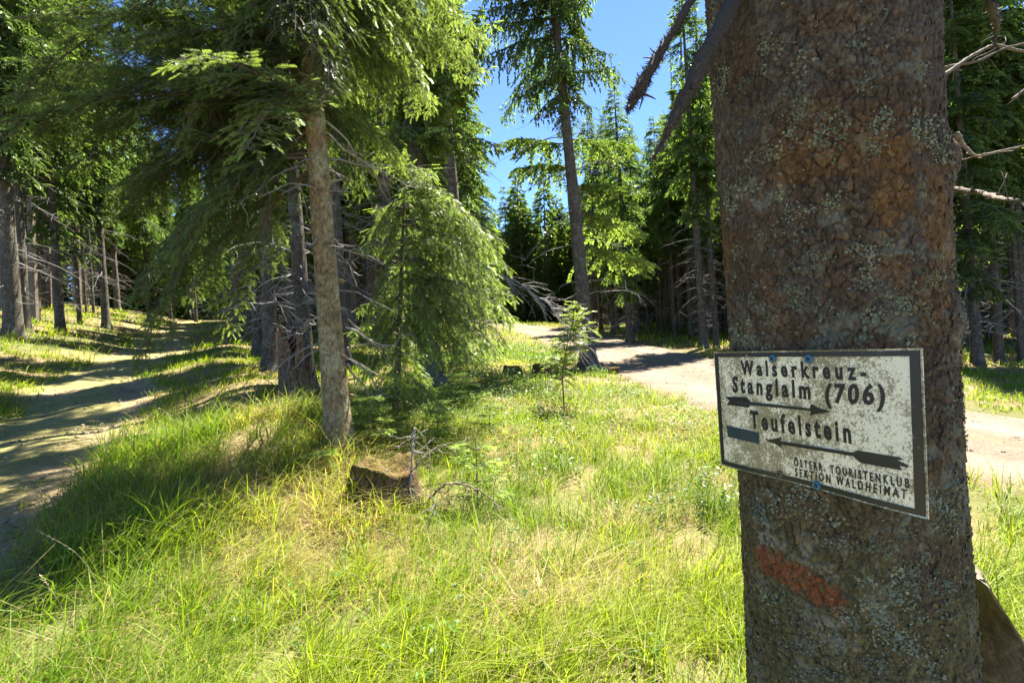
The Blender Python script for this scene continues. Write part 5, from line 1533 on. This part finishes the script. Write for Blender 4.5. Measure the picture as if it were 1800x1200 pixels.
stick('dead_branch', 'dark arched twig reaching from the pale sapling towards the sparse seedling', [(722, 830, dS), (745, 800, dS), (775, 780, dS + 0.1), (815, 776, dS + 0.1)], 0.006, 0.002, 14, 84, (0.05, 0.16), (0.2, 0.16, 0.12))
stick('dead_branch', 'short grey forked twig standing in the grass below the arched dark branch', [(752, 930, dS - 0.4), (760, 905, dS - 0.4), (768, 880, dS - 0.4)], 0.006, 0.003, 8, 85, (0.05, 0.12))

# ------------------------------------------------------------------ rowan sapling
def rowan():
    rng = np.random.default_rng(91); p = np.array(gp(992, 722)); D = p[1]
    t = thing('rowan_sapling', 'slender rowan sapling with pale feathery leaves standing in the meadow', 'sapling', tuple(p))
    S = np.array([unproj(a, b, D) for a, b in ((992, 725), (990, 690), (988, 655), (994, 620), (1004, 580), (1012, 535))]) - p
    s = np.linspace(0, 5, 30); Q = np.stack([np.interp(s, np.arange(6), S[:, k]) for k in range(3)], 1)
    for _ in range(6): Q[1:-1] = (Q[:-2] + 2 * Q[1:-1] + Q[2:]) / 4
    mb = MB(); v, q, tt = tube(Q, np.linspace(0.013, 0.004, 30), 7); mb.add(v, tt, q, 0, (0.13, 0.10, 0.075))
    br = []
    for k in range(7):
        i = int(10 + k * 2.3); az = rng.random() * 6.28; L = rng.uniform(0.2, 0.42)
        pp = wob(rng, Q[i], Q[i] + np.array([math.cos(az), math.sin(az), 0.7]) * L, 6, 0.03); v, q, tt = tube(pp, np.linspace(0.006, 0.002, 6), 5); mb.add(v, tt, q, 0, (0.13, 0.10, 0.075)); br.append(pp)
    mb.build('stem', M_TWIG, t, True)
    lm = MB(); VV = []; CC = []
    starts = [Q[int(i)] for i in rng.uniform(9, 29, 110)] + [b[int(i)] for b in br for i in rng.integers(2, 6, 9)] + [Q[-1]] * 5
    for st in starts:
        az = rng.random() * 6.28; L = rng.uniform(0.14, 0.24); d = np.array([math.cos(az), math.sin(az), rng.uniform(-0.5, 1.0)]); d = unit(d)
        s_ = np.linspace(0, 1, 9); ra = st + d * (L * s_)[:, None]; ra[:, 2] -= 0.35 * L * s_ ** 2
        v, q, tt = tube(ra, 0.0015, 3); lm.add(v, None, q, 0, (0.12, 0.15, 0.05))
        side = unit(np.cross(d, (0, 0, 1)))
        col = np.array([0.26, 0.34, 0.09]) * rng.uniform(0.75, 1.3)
        for kk in range(2, 9):
            for sg in (1, -1):
                dd = unit(d * 0.5 + side * sg + np.array([0, 0, rng.uniform(-0.35, 0.1)])); l = L * 0.36 * (1 - abs(kk - 5) * 0.08); wv = unit(np.cross(dd, np.array([0, 0, 1.0]) + rng.normal(0, 0.3, 3))) * l * 0.2
                VV.append([ra[kk], ra[kk] + dd * l * 0.45 + wv, ra[kk] + dd * l, ra[kk] + dd * l * 0.45 - wv]); CC.append(np.repeat(col[None], 4, 0))
        VV.append([ra[8], ra[8] + d * 0.02 + side * 0.007, ra[8] + d * 0.05, ra[8] + d * 0.02 - side * 0.007]); CC.append(np.repeat(col[None], 4, 0))
    n = len(VV); lm.add(np.array(VV).reshape(-1, 3), None, np.arange(4 * n).reshape(-1, 4), 0, np.array(CC).reshape(-1, 3))
    lm.build('foliage', M_LEAF, t)
rowan()

def herb(px, py, h_px, label, seed, stems=9):
    rng = np.random.default_rng(seed); p = np.array(gp(px, py)); t = thing('leafy_herb', label, 'plant', tuple(p)); Hh = h_px / F * p[1]
    sm = MB(); lm = MB(); VV = []; CC = []
    for k in range(stems):
        b = np.array([rng.normal(0, 0.10), rng.normal(0, 0.08), -0.02]); e = b + np.array([rng.normal(0.04, 0.08), rng.normal(0, 0.08), Hh * rng.uniform(0.7, 1.1)])
        pp = wob(rng, b, e, 9, 0.04); v, q, tt = tube(pp, np.linspace(0.0028, 0.001, 9), 4); sm.add(v, tt, q, 0, (0.13, 0.15, 0.05))
        for j in range(16):
            f = rng.uniform(0.2, 1); i = int(f * 8); az = rng.random() * 6.28; L = rng.uniform(0.025, 0.045); d = unit(np.array([math.cos(az), math.sin(az), rng.uniform(-0.1, 0.6)])); sd = unit(np.cross(d, rng.normal(0, 0.4, 3) + np.array([0, 0, 1]))) * L * 0.27
            VV.append([pp[i], pp[i] + d * L * 0.5 + sd, pp[i] + d * L, pp[i] + d * L * 0.5 - sd]); CC.append(np.repeat((np.array([0.13, 0.21, 0.05]) * rng.uniform(0.7, 1.3))[None], 4, 0))
    n = len(VV); lm.add(np.array(VV).reshape(-1, 3), None, np.arange(4 * n).reshape(-1, 4), 0, np.array(CC).reshape(-1, 3))
    sm.build('stem', M_TWIG, t); lm.build('foliage', M_LEAF, t)
herb(1235, 905, 85, 'pale leafy herb clump close to the signed trunk', 101, 12)
herb(1140, 925, 70, 'leafy green herb by the bare straw patch in the meadow', 102, 9)
herb(1190, 880, 60, 'slender leafy herb between the two fuller herb clumps', 103, 5)

# long dry grass stalks with seed heads
def stalk(pix, seed):
    rng = np.random.default_rng(seed)
    base = np.array(gp(*pix[0])); D = base[1]
    P = np.vstack([base, [np.array(unproj(a, b, D)) for a, b in pix[1:]]]) - base
    s = np.linspace(0, len(P) - 1, 20); Q = np.stack([np.interp(s, np.arange(len(P)), P[:, k]) for k in range(3)], 1)
    for _ in range(5): Q[1:-1] = (Q[:-2] + 2 * Q[1:-1] + Q[2:]) / 4
    t = thing('grass_stalk', 'long dry straw-coloured grass stalk with a bent seed head above the meadow', 'grass stalk', tuple(base), 'dry grass stalks with seed heads')
    mb = MB(); v, q, tt = tube(Q, np.linspace(0.0014, 0.0009, 20), 4); mb.add(v, tt, q, 0, (0.46, 0.38, 0.2)); mb.build('stalk', M_TWIG, t)
    n = 70; i = np.concatenate([np.arange(12, 20), rng.integers(12, 20, n - 8)]); d = unit(rng.normal(0, 1, (n, 3)) * 0.6 + unit(Q[-1] - Q[-4]) * 1.2); P0 = Q[i] + rng.normal(0, 0.001, (n, 3)); E = P0 + d * rng.uniform(0.007, 0.013, (n, 1)); sd = unit(np.cross(d, rng.normal(0, 1, (n, 3)))) * 0.0016
    hm = MB(); hm.add(np.stack([P0, (P0 + E) / 2 + sd, E, (P0 + E) / 2 - sd], 1).reshape(-1, 3), None, np.arange(4 * n).reshape(-1, 4), 0, np.repeat(np.array([0.5, 0.4, 0.22])[None] * rng.uniform(0.7, 1.2, (n, 1)), 4, 0)); hm.build('seed_head', M_TWIG, t)
for k, px in enumerate([[(185, 1060), (163, 1005), (130, 965), (66, 932)], [(210, 905), (195, 880), (165, 850)], [(445, 885), (435, 850), (404, 806)], [(410, 985), (395, 950), (377, 917)], [(118, 1090), (100, 1050), (72, 1012)], [(1095, 1170), (1070, 1120), (1036, 1110)], [(1100, 1190), (1085, 1165), (1068, 1150)], [(1220, 1120), (1205, 1085), (1200, 1060)], [(600, 1130), (604, 1070), (606, 1040)], [(130, 1140), (120, 1110), (150, 1082)]]):
    stalk(px, 200 + k)

# ------------------------------------------------------------------ the forest around
for _px, _lab in ((262, 'spruce at the far end of the track, standing just clear of its crest'), (345, 'spruce at the far end of the track, closing the gap beside the shaded row'), (300, 'spruce straight behind the end of the track')):
    place_tree(_px, 566 if _px != 300 else 560, 7, 0 if _px != 262 else 2, _lab, 15, seed=30 + _px)
def forest():
    rng = np.random.default_rng(300)
    pts = list(TREES)
    def ok(x, y, dmin):
        return all((x - a) ** 2 + (y - b) ** 2 > dmin * dmin for a, b in pts)
    def fill(n, xr, yr, dmin, label, group, protos, sc, cond, tries=4000):
        m = 0
        for _ in range(tries):
            if m >= n: break
            x = rng.uniform(*xr); y = rng.uniform(*yr)
            if not ok(x, y, dmin) or road_dist(x, y)[0] < ROAD_W / 2 + 1.1 or abs(math.atan2(x, y)) > R(60): continue
            u, v = track_uv(np.array([x]), np.array([y]))
            if u[0] < 60 and -0.7 < v[0] < TRACK_W + 0.7: continue
            if not cond(x, y): continue
            s = rng.uniform(*sc)
            t = spruce_from(protos[int(rng.integers(0, len(protos)))], (x, y, h1(x, y) - 0.03), label, group, s, s * rng.uniform(0.9, 1.1), rng.random() * 6.28)
            t.rotation_mode = 'ZYX'; t.rotation_euler = (rng.normal(0, 0.012), LEAN + 0.01 + rng.normal(0, 0.012), rng.random() * 6.28)
            pts.append((x, y)); m += 1
    # beyond the road on the sign's side
    right = lambda x, y: not (y < 14 and x < 12.5) and not (y < 19.5 and x < 9.2) and x > 5.0 and (x - (8.2 - 0.22 * y) > 0) and x / max(y, 1) > 0.30 if y < 22 else x > 3.5 and x / y > 0.16
    fill(120, (5, 28), (9, 46), 1.25, 'slender spruce crowded in the dark forest beyond the gravel road', 'spruces beyond the gravel road', (6, 7, 6, 7, 3), (0.85, 1.06), right)
    fill(30, (-6, 45), (38, 80), 2.3, 'distant dark spruce at the end of the road', 'distant spruces at the end of the road', (2, 3, 6, 7), (0.85, 1.1), lambda x, y: x / y > -0.12)
    # behind the bank, between track and road
    mid = lambda x, y: x / y < -0.07 and x / y > -0.52 and y > 11.5
    fill(50, (-24, 0), (11.5, 48), 1.5, 'shaded spruce crowded behind the grassy bank between track and road', 'spruces between track and road', (0, 2, 5, 3, 6, 7), (0.85, 1.1), mid)
    # across the track
    left = lambda x, y: track_uv(np.array([x]), np.array([y]))[1][0] > TRACK_W + 2.5
    fill(62, (-60, -8), (12, 70), 2.6, 'spruce on the sunlit forest floor across the track', 'spruces across the track', (0, 1, 4, 5), (0.85, 1.15), left)
forest()

def far_wood():
    rng = np.random.default_rng(400); mb = MB()
    n = 0
    while n < 560:
        az = R(rng.uniform(-50, 52)); d = rng.uniform(48, 95)
        pole = n >= 400
        if pole:
            d = rng.uniform(27, 50); sel = rng.random(); az = R(rng.uniform(16, 50)) if sel < 0.55 else R(rng.uniform(-46, -40) if sel < 0.7 else rng.uniform(-26, -6))
        if az < R(-39) and not pole and (d < 70 or rng.random() < 0.3): continue
        if az < R(-22) and d < 56 and not pole: continue
        x, y = d * math.sin(az), d * math.cos(az)
        if road_dist(x, y)[0] < 4: continue
        z = h1(x, y); Ht = rng.uniform(10, 16) if -0.1 < math.tan(az) < 0.32 else rng.uniform(13, 20); n += 1
        v, q, t = tube(np.array([[x, y, z - 0.3], [x, y, z + Ht * 0.5], [x, y, z + Ht]]), [0.14 if pole else 0.2, 0.10 if pole else 0.13, 0.02], 6); mb.add(v, None, q, 1, (0.17, 0.135, 0.10))
        m = 800 if pole else 1500; f = rng.random(m) ** 0.75; h0_ = 0.45 if pole else 0.02; Ht = min(Ht, 13.5) if pole and az > 0 else Ht; h = Ht * (h0_ + (1 - h0_) * (1 - f)); Rr = (0.25 + 2.3 * f ** 0.8) * np.sqrt(rng.random(m)) * (0.75 + 0.25 * np.sin(h * 9))
        a = rng.random(m) * 6.28; P = np.stack([x + Rr * np.cos(a), y + Rr * np.sin(a), z + h - 0.35 * Rr], 1)
        D = np.stack([np.cos(a), np.sin(a), -0.5 + rng.normal(0, 0.3, m)], 1); c = (CB + (CT - CB) * rng.random((m, 1))) * rng.uniform(1.0, 1.6)
        place_shoots(mb, P, D, np.tile([[0, 0, 1.0]], (m, 1)) + rng.normal(0, 0.3, (m, 3)), rng.uniform(0.35, 0.75, m), rng.uniform(0.15, 0.28, m), c, T_LOW, 0)
    tag(mb.build('far_wood', [M_NEEDLE, M_TWIG]), 'far off dark spruce wood closing the view behind all the trunks', 'wood', kind='stuff')
far_wood()
